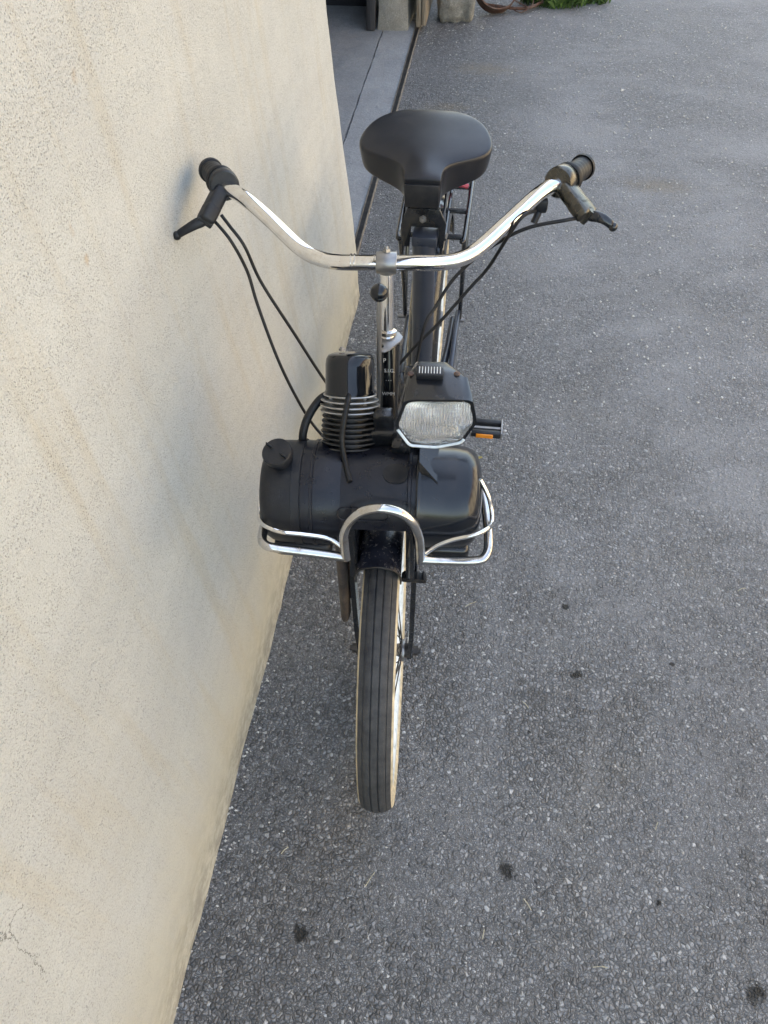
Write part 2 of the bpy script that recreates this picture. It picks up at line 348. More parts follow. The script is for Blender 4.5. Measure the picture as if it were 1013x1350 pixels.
class MB:
    def __init__(s): s.bm = bmesh.new(); s.mats = []; s.mi = 0
    def mat(s, m):
        if m not in s.mats: s.mats.append(m)
        s.mi = s.mats.index(m); return s
    def _fin(s, faces, smooth=True):
        for f in faces: f.material_index = s.mi; f.smooth = smooth
    def grid(s, rings, closed_u=True, closed_v=False, cap0=False, cap1=False, smooth=True):
        vs = [[s.bm.verts.new(p) for p in r] for r in rings]; fs = []
        n = len(vs[0]); R = len(vs)
        for i in range(R if closed_v else R - 1):
            a, b = vs[i], vs[(i + 1) % R]
            for j in range(n if closed_u else n - 1):
                k = (j + 1) % n
                try: fs.append(s.bm.faces.new((a[j], a[k], b[k], b[j])))
                except ValueError: pass
        if cap0: fs.append(s.bm.faces.new(list(reversed(vs[0]))))
        if cap1: fs.append(s.bm.faces.new(vs[-1]))
        s._fin(fs, smooth); return fs
    def tube(s, pts, r, seg=12, closed=False, sub=8, spline=True, caps=True):
        P = [Vector(p) for p in pts]
        rr = r if isinstance(r, (list, tuple)) else [r] * len(P)
        if spline and len(P) > 2:
            Q, RR = [], []
            n = len(P); rng = range(n if closed else n - 1)
            for i in rng:
                g = (lambda k: P[k % n]) if closed else (lambda k: P[max(0, min(n - 1, k))])
                p0, p1, p2, p3 = g(i - 1), g(i), g(i + 1), g(i + 2)
                for q in range(sub):
                    u = q / sub
                    Q.append(.5 * ((2 * p1) + (p2 - p0) * u + (2 * p0 - 5 * p1 + 4 * p2 - p3) * u * u + (3 * p1 - p0 - 3 * p2 + p3) * u ** 3))
                    RR.append(rr[i] * (1 - u) + rr[(i + 1) % n] * u)
            if not closed: Q.append(P[-1]); RR.append(rr[-1])
            P, rr = Q, RR
        n = len(P); rings = []; prev = None
        for i in range(n):
            if closed: T = P[(i + 1) % n] - P[i - 1]
            else: T = P[min(n - 1, i + 1)] - P[max(0, i - 1)]
            T.normalize()
            if prev is None:
                ref = Vector((0, 0, 1)) if abs(T.z) < .9 else Vector((1, 0, 0))
                N = (ref - T * ref.dot(T)).normalized()
            else:
                N = (prev - T * prev.dot(T)).normalized()
            prev = N; B = T.cross(N)
            rings.append([P[i] + (N * math.cos(2 * PI * j / seg) + B * math.sin(2 * PI * j / seg)) * rr[i] for j in range(seg)])
        s.grid(rings, closed_v=closed, cap0=caps and not closed, cap1=caps and not closed); return s
    def lathe(s, prof, o=(0, 0, 0), ax=(1, 0, 0), seg=48, closed=False, caps=True, a0=0.0, a1=2 * PI, up=None):
        o = Vector(o); ax = Vector(ax).normalized()
        ref = Vector(up) if up else (Vector((0, 0, 1)) if abs(ax.z) < .9 else Vector((0, 1, 0)))
        N = (ref - ax * ref.dot(ax)).normalized(); B = ax.cross(N)
        full = abs(a1 - a0 - 2 * PI) < 1e-6
        rings = []
        for (h, r) in prof:
            rings.append([o + ax * h + (N * math.cos(a0 + (a1 - a0) * j / seg) + B * math.sin(a0 + (a1 - a0) * j / seg)) * r for j in range(seg if full else seg + 1)])
        s.grid(rings, closed_u=full, closed_v=closed, cap0=caps and not closed and full, cap1=caps and not closed and full); return s
    def box(s, c, d, rot=None, bev=.002, seg=2, smooth=True):
        mtx = Matrix.Translation(c) @ (rot.to_4x4() if rot else IDM) @ Matrix.Diagonal((d[0], d[1], d[2], 1))
        r = bmesh.ops.create_cube(s.bm, size=1, matrix=mtx)
        vs = r['verts']; fs = list({f for v in vs for f in v.link_faces})
        s._fin(fs, smooth)
        if bev:
            es = list({e for v in vs for e in v.link_edges})
            r = bmesh.ops.bevel(s.bm, geom=es, offset=bev, segments=seg, profile=.5, affect='EDGES', clamp_overlap=True)
            s._fin(r['faces'], smooth)
        return s
    def prism(s, poly, v, bev=0, smooth=False):
        """extrude the 3D polygon by vector v"""
        v = Vector(v); a = [s.bm.verts.new(p) for p in poly]; b = [s.bm.verts.new(Vector(p) + v) for p in poly]
        fs = [s.bm.faces.new(list(reversed(a))), s.bm.faces.new(b)]
        n = len(a)
        for i in range(n): fs.append(s.bm.faces.new((a[i], a[(i + 1) % n], b[(i + 1) % n], b[i])))
        s._fin(fs, smooth)
        if bev:
            es = list({e for x in a + b for e in x.link_edges})
            r = bmesh.ops.bevel(s.bm, geom=es, offset=bev, segments=2, profile=.5, affect='EDGES', clamp_overlap=True)
            s._fin(r['faces'], True)
        return s
    def ball(s, c, r, seg=20, sc=(1, 1, 1)):
        R = bmesh.ops.create_uvsphere(s.bm, u_segments=seg, v_segments=seg // 2 + 2, radius=r, matrix=Matrix.Translation(c) @ Matrix.Diagonal((*sc, 1)))
        s._fin({f for v in R['verts'] for f in v.link_faces}); return s
    def build(s, name, mat=None, parent=None, m=IDM, sub=0, sharp=40, centre=True):
        if mat is not None and not s.mats: s.mats = [mat]
        bmesh.ops.recalc_face_normals(s.bm, faces=s.bm.faces)
        s.bm.transform(m)
        c = Vector((0, 0, 0))
        if centre and len(s.bm.verts):
            c = sum((v.co for v in s.bm.verts), Vector()) / len(s.bm.verts)
            bmesh.ops.translate(s.bm, verts=s.bm.verts, vec=-c)
        me = bpy.data.meshes.new(name); s.bm.to_mesh(me); s.bm.free()
        for x in s.mats: me.materials.append(x)
        try: me.set_sharp_from_angle(angle=math.radians(sharp))
        except Exception: pass
        o = bpy.data.objects.new(name, me); COL.objects.link(o)
        if parent is not None:
            o.parent = parent
            pw = Vector((0, 0, 0)); q = parent
            while q: pw += q.location; q = q.parent
            o.location = c - pw
        else: o.location = c
        if sub:
            md = o.modifiers.new('subsurf', 'SUBSURF'); md.levels = sub; md.render_levels = sub
        return o
def tag(o, label=None, cat=None, group=None, kind=None):
    if label: o['label'] = label
    if cat: o['category'] = cat
    if group: o['group'] = group
    if kind: o['kind'] = kind
    return o
def empty(name, loc=(0, 0, 0)):
    o = bpy.data.objects.new(name, None); COL.objects.link(o); o.location = loc; o.empty_display_size = .1; return o

# ------------------------------------------------------------------ setting: ground, threshold, house
g = MB().mat(M['asphalt'])
def sheet(mb, x0, x1, y0, y1, z):
    vs = [mb.bm.verts.new(p) for p in ((x0, y0, z), (x1, y0, z), (x1, y1, z), (x0, y1, z))]
    mb._fin([mb.bm.faces.new(vs)], False)
sheet(g, -60, 60, -60, 60, 0)
tag(g.build('asphalt_ground', None, centre=False), kind='structure')

def ragged_slab(name, mat, x0, x1, y0, y1, z, amp, side):
    mb = MB().mat(mat); n = 60; rings = []
    for i in range(n + 1):
        y = y0 + (y1 - y0) * i / n
        j0 = random.uniform(-amp, amp) if side in ('l', 'b') else 0
        j1 = random.uniform(-amp, amp) if side in ('r', 'b') else 0
        rings.append([(x0 + j0, y, -.01), (x0 + j0, y, z), (x1 + j1, y, z), (x1 + j1, y, -.01)])
    mb.grid(rings, closed_u=False, smooth=False)
    return tag(mb.build(name, None, centre=False), kind='structure')
ragged_slab('garage_threshold', M['threshold'], -.506, -.350, 1.3, 3.86, .009, .002, 'b')
ragged_slab('garage_floor', M['garage_floor'], -4.0, -.513, 1.3, 4.6, .008, .0025, 'r')

rail = MB().mat(M['dark_metal'])
rail.box((-.338, 2.62, .003), (.018, 2.5, .004), bev=0)  # dark strip between the lips paints in the groove's shadow
rail.mat(M['rail'])
rail.box((-.3255, 2.62, .007), (.005, 2.5, .014), bev=.001)
rail.box((-.3475, 2.62, .006), (.003, 2.5, .012), bev=.001)
tag(rail.build('door_rail'), 'sunken rusty guide rail running along the garage threshold', 'rail')

house = empty('house', (-.3, 1.49, 0))
tag(house, 'cream rendered house wall with cracks and stains beside the moped', 'house')
w = MB().mat(M['stucco'])
def wall_x(z):     # face of the wall: upright foot, leaning back a little above
    pts = [(0, -.281), (.12, -.281), (.28, -.286), (.45, -.300), (.65, -.316), (.85, -.328), (1.2, -.34), (2.4, -.35), (5.5, -.36)]
    for (a, xa), (b, xb) in zip(pts, pts[1:]):
        if z <= b: return xa + (xb - xa) * (z - a) / (b - a)
    return pts[-1][1]
from mathutils import noise as mn
def wob(y, z): return .0045 * mn.noise((y * 2.2, z * 2.2, 3.3)) + .0018 * mn.noise((y * 9, z * 9, 8.1))
zs = [0, .02, .05, .08, .12] + [.12 + .04 * i for i in range(1, 40)] + [1.8, 2.1, 2.5, 3.2, 4.2, 5.5]
ys = [-9, -5, -3, -2, -1.4] + [-1.2 + .04 * i for i in range(0, 66)]
ys = [y for y in ys if y < 1.44] + [1.44, 1.47]
rings = []
for z in zs:
    ed = 1.488 + .008 * mn.noise((z * 7, 1.2, 0)) + .004 * mn.noise((z * 30, 5.2, 0))
    r = [(-.62, -9, z)]
    foot = .007 * max(0, 1 - z / .04)
    for y in ys: r.append((wall_x(z) + wob(y, z) + foot * (.4 + .35 * mn.noise((y * 5, 0, 0)) + .3 * mn.noise((y * 23, 4, 0))), y, z))
    r += [(wall_x(z) - .004 + wob(1.48, z), ed - .004, z), (wall_x(z) - .016, ed, z), (-.62, ed, z)]
    rings.append(r)
w.grid(rings, closed_u=True, cap1=True)
w.build('wall', None, house, sharp=60)
u = MB().mat(M['stucco'])
u.box((-.485, 2.62, 3.95), (.27, 2.27, 3.1), bev=0)             # lintel over the garage opening
u.build('lintel', None, house)
u = MB().mat(M['stucco'])
u.box((-.49, 6.85, 2.75), (.26, 5.7, 5.5), bev=0)
u.build('far_wall', None, house)
u = MB().mat(M['interior'])
for c, d in (((-4.1, 3.0, 2.75), (.2, 4.0, 5.5)), ((-2.3, 1.2, 2.75), (3.36, .18, 5.5)), ((-2.3, 4.15, 2.75), (3.36, .2, 5.5))): u.box(c, d, bev=0)
u.build('inner_wall', None, house)
u = MB().mat(M['interior'])
u.box((-4.2, 0.2, 5.56), (8.2, 19, .12), bev=0)
u.build('roof', None, house)

nb = empty('added_neighbour_house', (9.5, 1, 0)); tag(nb, 'cream sunlit house added across the yard on the right, outside the view, for reflections', 'house')  # unseen building added for warm bounce and reflections in the chrome
u = MB().mat(M['far_render'])
u.box((10.5, 1, 2.6), (3, 16, 5.2), bev=0); u.build('wall', None, nb)
u = MB().mat(M['rust']); u.prism([(8.7, -7.4, 5.1), (12.3, -7.4, 5.1), (10.5, -7.4, 6.9)], (0, 16.8, 0)); u.build('roof', None, nb)
for k in range(5):
    for z in (1.5, 4.0):
        u = MB().mat(M['dark_wood']); u.box((8.99, -4.6 + k * 2.8, z), (.06, 1.0, 1.4), bev=.01); u.build('window', None, nb)
hg = MB().mat(M['weed_leaf'])  # unseen greenery, added so chrome and black paint have something to reflect
for i in range(2600):
    x, y, z = random.uniform(-1, 9), -13.5 + random.gauss(0, .35), random.uniform(0, 2.2)
    a = Vector((random.gauss(0, 1), random.gauss(0, 1), random.gauss(0, 1))).normalized() * .12; b_ = a.cross(Vector((random.gauss(0, 1), random.gauss(0, 1), random.gauss(0, 1)))).normalized() * .07
    c_ = Vector((x, y, z + .1)); hg._fin([hg.bm.faces.new([hg.bm.verts.new(c_ + v) for v in (a, b_, -a, -b_)])], False)
tag(hg.build('hedge'), 'dense green hedge added behind the camera for the chrome to reflect', 'hedge')

p = MB().mat(M['pillar'])
rings = []
for i in range(26):
    z = .0 + i * .1
    j = lambda k: .008 * mn.noise((z * 5, k * 3.1, 0)) + .006 * mn.noise((z * 19, k * 7.7, 2))
    fl = .010 * max(0, 1 - z / .12)
    rings.append([(-.528 + j(1) - fl, 3.74 + j(2) - fl, z), (-.50, 3.732 + j(6) - fl, z), (-.44, 3.73 + j(7) - fl, z), (-.41, 3.733 + j(8) - fl, z), (-.385 + j(3) + fl * .5, 3.74 + j(4) - fl, z), (-.382 + j(5), 3.99, z), (-.528, 3.99, z)])
p.grid(rings, cap0=True, cap1=True, smooth=False)
tag(p.build('concrete_pillar'), 'rough grey concrete pillar at the far side of the garage opening', 'pillar')

d = MB().mat(M['wood'])
door = empty('sliding_door', (-.31, 4.8, .02)); tag(door, 'weathered wooden sliding door pushed back behind the pillar, its edge facing the yard', 'door')
d.box((-.327, 3.775, 1.2), (.026, .06, 2.36), bev=.004)
d.build('door_stile', None, door)
d = MB().mat(M['wood']); d.box((-.3, 4.75, 1.2), (.022, 2.02, 2.34), bev=.003); d.build('door_panel', None, door)

d = MB().mat(M['dark_wood'])
d.box((-.545, 3.72, .62), (.045, .028, 1.22), rot=Matrix.Rotation(math.radians(2.5), 3, 'Y'), bev=.004)
tag(d.build('plank'), 'narrow dark plank standing in the garage doorway left of the pillar', 'plank')

def boulder(name, c, size, seed, label, amp=.16):
    mb = MB().mat(M['stone'])
    r = bmesh.ops.create_icosphere(mb.bm, subdivisions=4, radius=1)
    for v in mb.bm.verts:
        q = v.co.copy(); 
        k = max(abs(q.x), abs(q.y), abs(q.z)); q = q.lerp(q / k, .62)
        n = mn.noise(q * 1.3 + Vector((seed, 0, 0))) * amp * 1.5 + mn.noise(q * 4 + Vector((seed, 3, 0))) * amp * .5 + mn.noise(q * 11 + Vector((seed, 3, 0))) * amp * .22
        q *= 1 + n
        v.co = Vector((q.x * size[0], q.y * size[1], q.z * size[2]))
    mb._fin(mb.bm.faces); 
    zmin = min(v.co.z for v in mb.bm.verts)
    mb.bm.transform(Matrix.Translation((c[0], c[1], -zmin - .09)))
    return tag(mb.build(name, sharp=80), label, 'stone')
boulder('stone_block', (-.150, 3.96), (.098, .10, .30), 4.0, 'big rough grey stone block standing beside the sliding door')

# rusty plough wheel by the stone
rw = empty('scrap_iron', (.07, 4.22, 0)); tag(rw, 'rusty scrap iron drum ring lying between the stone block and the weeds', 'scrap iron')
q = MB().mat(M['rust'])
ax = Vector((.25, -.75, .62)).normalized()
q.lathe([(-.03, .115), (.03, .115), (.03, .108), (-.03, .108)], (.05, 4.08, .105), ax, 40, closed=True, caps=False)
q.build('ring', None, rw)
q = MB().mat(M['rust'])
q.lathe([(-.034, .004), (-.034, .035), (.034, .035), (.034, .004)], (.05, 4.08, .105), ax, 20)
q.build('hub', None, rw)
q = MB().mat(M['rust'])
q.tube([(.05, 4.08, .12), (.16, 4.14, .11), (.32, 4.2, .09)], .012, 10); q.tube([(.0, 4.06, .03), (.2, 4.05, .02), (.3, 4.13, .03)], .008, 8)
q.build('bar', None, rw)
q = MB().mat(M['rust'])
q.tube([(.12, 4.08, .02), (.19, 4.02, .012), (.25, 4.09, .04), (.2, 4.17, .08), (.14, 4.11, .05), (.22, 4.04, .03)], .003, 6)
q.build('wire', None, rw)

def weed(name, c, n, rad, ht, label):
    mb = MB().mat(M['weed_leaf'])
    for _ in range(n):
        a = random.uniform(0, 2 * PI); rr = rad * math.sqrt(random.random())
        b = Vector((c[0] + rr * math.cos(a) * 1.4, c[1] + rr * math.sin(a) * .7, 0))
        lean = Vector((random.gauss(0, .5), random.gauss(0, .5), 1)).normalized()
        L = ht * random.uniform(.4, 1)
        side = lean.cross(Vector((random.gauss(0, 1), random.gauss(0, 1), .2))).normalized() * random.uniform(.003, .008)
        p1 = b + lean * L * .5; p2 = b + lean * L + Vector((lean.x, lean.y, -.3)) * L * .35
        vs = [mb.bm.verts.new(x) for x in (b - side * .4, b + side * .4, p1 + side, p2, p1 - side)]
        mb._fin([mb.bm.faces.new(vs)], False)
    return tag(mb.build(name), label, 'weed', 'weeds along the far wall')
weed('weed', (.36, 4.20), 420, .13, .13, 'larger tuft of green weeds growing beside the rusty scrap iron')
weed('weed', (.585, 4.24), 160, .06, .07, 'smaller low tuft of green weeds at the right end of the far edge')

# litter
def leaf(name, c, size, rot, label):
    mb = MB().mat(M['leaf_yellow']); out = [(-1, 0), (-.6, .38), (-.1, .45), (.35, .3), (.55, .08), (.85, .35), (.8, 0), (.9, -.25), (.5, -.12), (.1, -.42), (-.5, -.36)]
    R = Matrix.Rotation(rot, 4, 'Z')
    top = [R @ Vector((x * size, y * size, .010 + .006 * abs(y) + .004 * math.sin(3 * x))) + Vector((c[0], c[1], 0)) for x, y in out]
    ctr = mb.bm.verts.new(R @ Vector((0, 0, .007)) + Vector((c[0], c[1], 0)))
    vs = [mb.bm.verts.new(x) for x in top]
    fs = [mb.bm.faces.new((ctr, vs[i], vs[(i + 1) % len(vs)])) for i in range(len(vs))]
    mb._fin(fs, True)
    return tag(mb.build(name), label, 'leaf')
leaf('dry_leaf', (.158, .766), .011, .2, 'small dry yellow leaf lying on the asphalt right of the engine')
straws = [((.166, .299), .03, .6, 'thin straw bit on the asphalt nearest the front wheel axle'), ((.312, -.335), .022, -.9, 'thick short straw just below the big oil spot'),
          ((.235, -.395), .016, 1.4, 'pale straw bit lower left of the thick straw'), ((.557, -.162), .016, 1.2, 'short pale straw at the right in the middle of the yard'),
          ((.30, .06), .02, -.8, 'thin straw left of the small oil spot'), ((.44, -.42), .026, .1, 'thin straw at the bottom edge below the thick straw'),
          ((.80, .42), .02, .5, 'pale straw by the right edge beside the moped'), ((.02, -.33), .03, 1.1, 'long pale straw in front of the front wheel near the wall'),
          ((-.15, -.30), .018, .9, 'short straw close to the foot of the house wall')]
for (c, L, a, lab) in straws:
    mb = MB().mat(M['straw']); dx, dy = math.cos(a) * L / 2, math.sin(a) * L / 2
    mb.tube([(c[0] - dx, c[1] - dy, .004), (c[0], c[1] + .001, .006), (c[0] + dx, c[1] + dy, .004)], .0009, 6, sub=3)
    tag(mb.build('straw'), lab, 'straw', 'straw bits on the asphalt')
gr = MB().mat(M['grit'])
def chip(x, y, s):
    vs = []
    a = random.uniform(0, 6.28)
    base = [Vector((math.cos(a + k * 1.57 + random.uniform(-.4, .4)) * s, math.sin(a + k * 1.57) * s * random.uniform(.5, 1), 0)) for k in range(4)]
    b = [gr.bm.verts.new((x + q.x, y + q.y, .001)) for q in base]
    tq = [gr.bm.verts.new((x + q.x * .7, y + q.y * .7, .001 + s * random.uniform(.5, .9))) for q in base]
    fs = [gr.bm.faces.new(tq)] + [gr.bm.faces.new((b[i], b[(i + 1) % 4], tq[(i + 1) % 4], tq[i])) for i in range(4)]
    gr._fin(fs, False)
for _ in range(220): chip(random.uniform(-.2, 1.0), random.uniform(-.6, 1.2), random.choice((.0012, .0015, .002, .0028)))
for _ in range(1300): chip(random.gauss(.8, .45), random.uniform(1.0, 4.2), random.choice((.002, .003, .004, .005)))
for _ in range(160): chip(random.uniform(-.33, .6), random.uniform(1.4, 4.2), random.choice((.002, .003, .004)))
for _ in range(220): chip(-.281 + abs(random.gauss(0, .018)), random.uniform(-.62, 1.48), random.choice((.0012, .0018, .0025, .0035)))
tag(gr.build('grit', centre=False), kind='stuff', label='pale grit and stone chips scattered over the asphalt', cat='grit')

# ------------------------------------------------------------------ the moped
mo = empty('moped', (0, .5, 0))
tag(mo, 'black old moped with chrome handlebar, leaning close to the house wall', 'moped')
mo['category'] = 'moped'

def wheel(name, yc, zc, m, spoke_mat, with_detail=True):
    R = .285
    rim = MB().mat(M['white_rim'])
    rim.lathe([(-.021, .254), (-.0245, .252), (-.0235, .243), (-.020, .234), (-.012, .226), (0, .222), (.012, .226), (.020, .234), (.0235, .243), (.0245, .252), (.021, .254), (.010, .242), (0, .238), (-.010, .242)], (0, yc, zc), (1, 0, 0), 72, closed=True, caps=False)
    rm = rim.build(name, None, mo, m)
    ty = MB().mat(M['tan_wall'])
    ty.lathe([(-.017, .245), (-.024, .252), (-.0285, .258), (-.0293, .266), (-.0286, .2715), (-.0262, .2752)], (0, yc, zc), (1, 0, 0), 96, caps=False)
    ty.lathe([(.0262, .2752), (.0286, .2715), (.0293, .266), (.0285, .258), (.024, .252), (.017, .245)], (0, yc, zc), (1, 0, 0), 96, caps=False)
    ty.mat(M['tyre'])
    prof = [(-.0262, .2752), (-.0258, .2762), (-.0190, .2803), (-.0184, .2795), (-.0178, .2795), (-.0172, .2812), (-.0165, .2818), (-.0085, .2842), (-.0072, .2842), (-.0065, .2815), (-.0055, .2815), (-.0048, .2848), (0, .285), (.0048, .2848), (.0055, .2815), (.0065, .2815), (.0072, .2842), (.0085, .2842), (.0165, .2818), (.0172, .2812), (.0178, .2795), (.0184, .2795), (.0190, .2803), (.0258, .2762), (.0262, .2752)]
    ty.lathe(prof, (0, yc, zc), (1, 0, 0), 96, caps=False)
    ty.build('tyre', None, rm, m, sharp=30)
    hb = MB().mat(M['dull_metal'])
    hb.lathe([(-.036, .006), (-.036, .020), (-.033, .021), (-.030, .020), (-.027, .013), (-.015, .0095), (.015, .0095), (.027, .013), (.030, .020), (.033, .021), (.036, .020), (.036, .006)], (0, yc, zc), (1, 0, 0), 24)
    hb.build('hub', None, rm, m)
    for sd_ in (-1, 1):
        for k in range(18):
            a = 2 * PI * (k + (.5 if sd_ > 0 else 0)) / 18; off = .45 if k % 2 else -.45
            sp = MB()
            p0 = Vector((sd_ * .031, yc + .0185 * math.cos(a + off * 2.2), zc + .0185 * math.sin(a + off * 2.2)))
            p1 = Vector((sd_ * .003, yc + .226 * math.cos(a), zc + .226 * math.sin(a)))
            sp.tube([p0, p1], .0011, 6, spline=False)
            sp.build('spoke', spoke_mat, rm, m)
    return rm
fw = wheel('front_wheel', 0, .285, SM, M['dark_metal'])
rwheel = wheel('rear_wheel', 1.0, .285, Matrix.Translation((-.009, 0, 0)), M['dull_metal'])

def mudguard(name, yc, zc, a0, a1, hw, m, mat, r=.302, lip=True):
    mb = MB().mat(mat); n = 40; rings = []
    prof = [(-hw, -.034), (-hw, -.014), (-hw * .93, -.004), (-hw * .75, .0062), (-hw * .5, .0118), (-hw * .2, .0150), (hw * .2, .0150), (hw * .5, .0118), (hw * .75, .0062), (hw * .93, -.004), (hw, -.014), (hw, -.034)]
    inn = [(x * .955, z - .0018) for x, z in reversed(prof)]
    for i in range(n + 1):
        a = a0 + (a1 - a0) * i / n
        f = .0 if i > 1 or not lip else .0012
        rings.append([(x, yc + (r + z + f) * math.cos(a), zc + (r + z + f) * math.sin(a)) for x, z in prof + inn])
    mb.grid(rings, cap0=True, cap1=True)
    return mb.build(name, None, mo, m, sharp=50)
# angles measured from +y (backwards) towards +z
fg = mudguard('front_mudguard', 0, .285, math.radians(95.5), math.radians(-10), .0355, SM @ Matrix.Translation((-.005, 0, 0)), M['guard'], r=.292)
q = MB().mat(M['dark_metal']); a = math.radians(95.7); hw = .0355
q.tube([(x, (.291 + z) * math.cos(a), .285 + (.291 + z) * math.sin(a)) for x, z in ((-hw, -.034), (-hw, -.014), (-hw * .75, .0062), (-hw * .2, .0150), (hw * .2, .0150), (hw * .75, .0062), (hw, -.014), (hw, -.034))], .0014, 8, sub=4)
q.build('rolled_lip', None, fg, SM @ Matrix.Translation((-.005, 0, .001)))
mudguard('rear_mudguard', 1.0, .285, math.radians(200), math.radians(15), .034, IDM, M['black_paint'], r=.297)

# fork
fk = MB().mat(M['black_paint'])
def blade(mb, sx, pts, wx, wy):
    rings = []
    for (x, y, z) in pts:
        rings.append([(sx * x + wx * a, y + wy * b_, z) for a, b_ in ((-.5, -.5), (.5, -.5), (.5, .5), (-.5, .5))])
    mb.grid(rings, cap0=True, cap1=True, smooth=False)
for sx in (-1, 1):
    mb = MB().mat(M['black_paint'])
    blade(mb, sx, [(.045, .0, .275), (.0455, .0, .305), (.048, .0, .345), (.049, .003, .40), (.0505, .012, .50), (.051, .05, .60), (.046, .112, .655)], .0085, .026)
    f = mb.build('fork_blade', None, mo, SM)
    q = MB().mat(M['dark_metal'])
    q.lathe([(.036, .004), (.036, .014), (.0415, .014), (.0415, .004)], (0, 0, .285), (sx, 0, 0), 16)
    q.lathe([(.0505, .003), (.0505, .013), (.053, .013), (.053, .009), (.061, .009), (.061, .005), (.066, .005), (.066, .001)], (0, 0, .285), (sx, 0, 0), 6)
    q.build('axle_nut', None, f, SM)
q = MB().mat(M['black_paint']); q.box((0, .128, .652), (.11, .05, .022), bev=.006); q.build('fork_crown', None, mo, SM)
q = MB().mat(M['rubber'])
q.box((.051, -.004, .530), (.041, .018, .010), bev=.004, rot=Matrix.Rotation(.04, 3, 'Y'))
for k in range(4): q.box((.036 + k * .010, -.004, .535), (.004, .017, .003), bev=.001)
q.build('rubber_block', None, mo, SM)

# exhaust
q = MB().mat(M['exhaust'])
rings = []
for i, (z, r) in enumerate([(.62, .0088), (.56, .0088), (.47, .0088), (.405, .0088), (.394, .0078), (.386, .005), (.384, .001)]):
    rings.append([(-.064 + .001 * i * -1 + r * math.cos(a), .004 + 1.9 * r * math.sin(a), z) for a in [2 * PI * k / 20 for k in range(20)]])
q.grid(rings, cap0=True, cap1=True)
ex = q.build('exhaust', None, mo, SM)
q = MB().mat(M['rust'])
q.tube([(-.056, .03, .62), (-.058, .03, .5), (-.058, .022, .43)], .007, 12)
q.build('exhaust_bracket', None, ex, SM)

# engine: horizontal drum above the wheel
EC = Vector((0, .034, .689)); ER = .0775
def drum_profile(R, cut=None, n=56):
    out = []
    nv = Vector((-.62, -.785))
    for k in range(n):
        a = 2 * PI * k / n; p_ = Vector((R * math.cos(a), R * math.sin(a)))
        if cut is not None:
            dd = p_.dot(nv)
            if dd > cut: p_ -= nv * (dd - cut)
        out.append(p_)
    return out
def ring_at(x, prof, s=1.0): return [(x, EC.y + p_[0] * s, EC.z + p_[1] * s) for p_ in prof]
full = drum_profile(ER); cut = drum_profile(ER, .040)
en = MB().mat(M['body_black'])
rs = [ring_at(-.112, full, .985), ring_at(-.111, full), ring_at(-.0585, full), ring_at(-.055, full, .985), ring_at(-.0545, cut, .985), ring_at(.0505, cut, .985), ring_at(.0512, full, .985), ring_at(.052, full, .96)]
en.grid(rs, cap0=True, cap1=True)
# raised rims at the joints
for x0, x1, s in ((-.098, -.094, 1.022), (.040, .044, 1.02)):
    pr = full if x0 < -.05 else cut
    en.grid([ring_at(x0 - .001, pr, .98), ring_at(x0, pr, s), ring_at(x1, pr, s), ring_at(x1 + .001, pr, .98)])
eng = en.build('engine', None, mo, SM, sharp=35)
def on_drum(x, ang, lift=0.0): # ang from +y towards +z
    return Vector((x, EC.y + (ER + lift) * math.cos(ang), EC.z + (ER + lift) * math.sin(ang)))
def patch(mb, outline, ang0, lift, thick):
    """outline points (dx along the drum, arc length) wrapped on the drum"""
    top = [on_drum(x, ang0 - s / ER, lift) for x, s in outline]; bot = [on_drum(x, ang0 - s / ER, lift - thick) for x, s in outline]
    a = [mb.bm.verts.new(q) for q in top]; b = [mb.bm.verts.new(q) for q in bot]; n = len(a)
    fs = [mb.bm.faces.new(a)] + [mb.bm.faces.new((a[i], b[i], b[(i + 1) % n], a[(i + 1) % n])) for i in range(n)]
    mb._fin(fs, False)
def stadium(cx, w, h, n=10):
    o = []
    for k in range(n + 1): a = PI / 2 - PI * k / n; o.append((cx + w / 2 - h / 2 + h / 2 * math.cos(a), h / 2 * math.sin(a)))
    for k in range(n + 1): a = -PI / 2 - PI * k / n; o.append((cx - w / 2 + h / 2 + h / 2 * math.cos(a), h / 2 * math.sin(a)))
    return o
def strip(mb, pts, r=.0011):   # thin raised bead following an outline on the drum
    mb.tube(pts, r, 6, closed=True, spline=False)
q = MB().mat(M['body_black'])
st = stadium(-.022, .072, .019)
strip(q, [on_drum(x, math.radians(153) - s / ER, 0.0) for x, s in st])
q.build('cover_plate', None, eng, SM)
q = MB().mat(M['rubber'])
st = stadium(.0225, .036, .030)
patch(q, st, math.radians(108), .0008, .004)  # dark oval laid on the drum, standing in for shade in a hollow
q.build('recess_shade_patch', None, eng, SM)
q = MB().mat(M['black_paint'])   # carburettor lumps and flange behind the headlight
q.box((.02, .085, .765), (.10, .035, .035), bev=.006); q.box((.028, .06, .772), (.03, .03, .02), bev=.005)
q.box((.0, .09, .79), (.03, .02, .03), bev=.004)
q.build('carburettor', None, eng, SM)

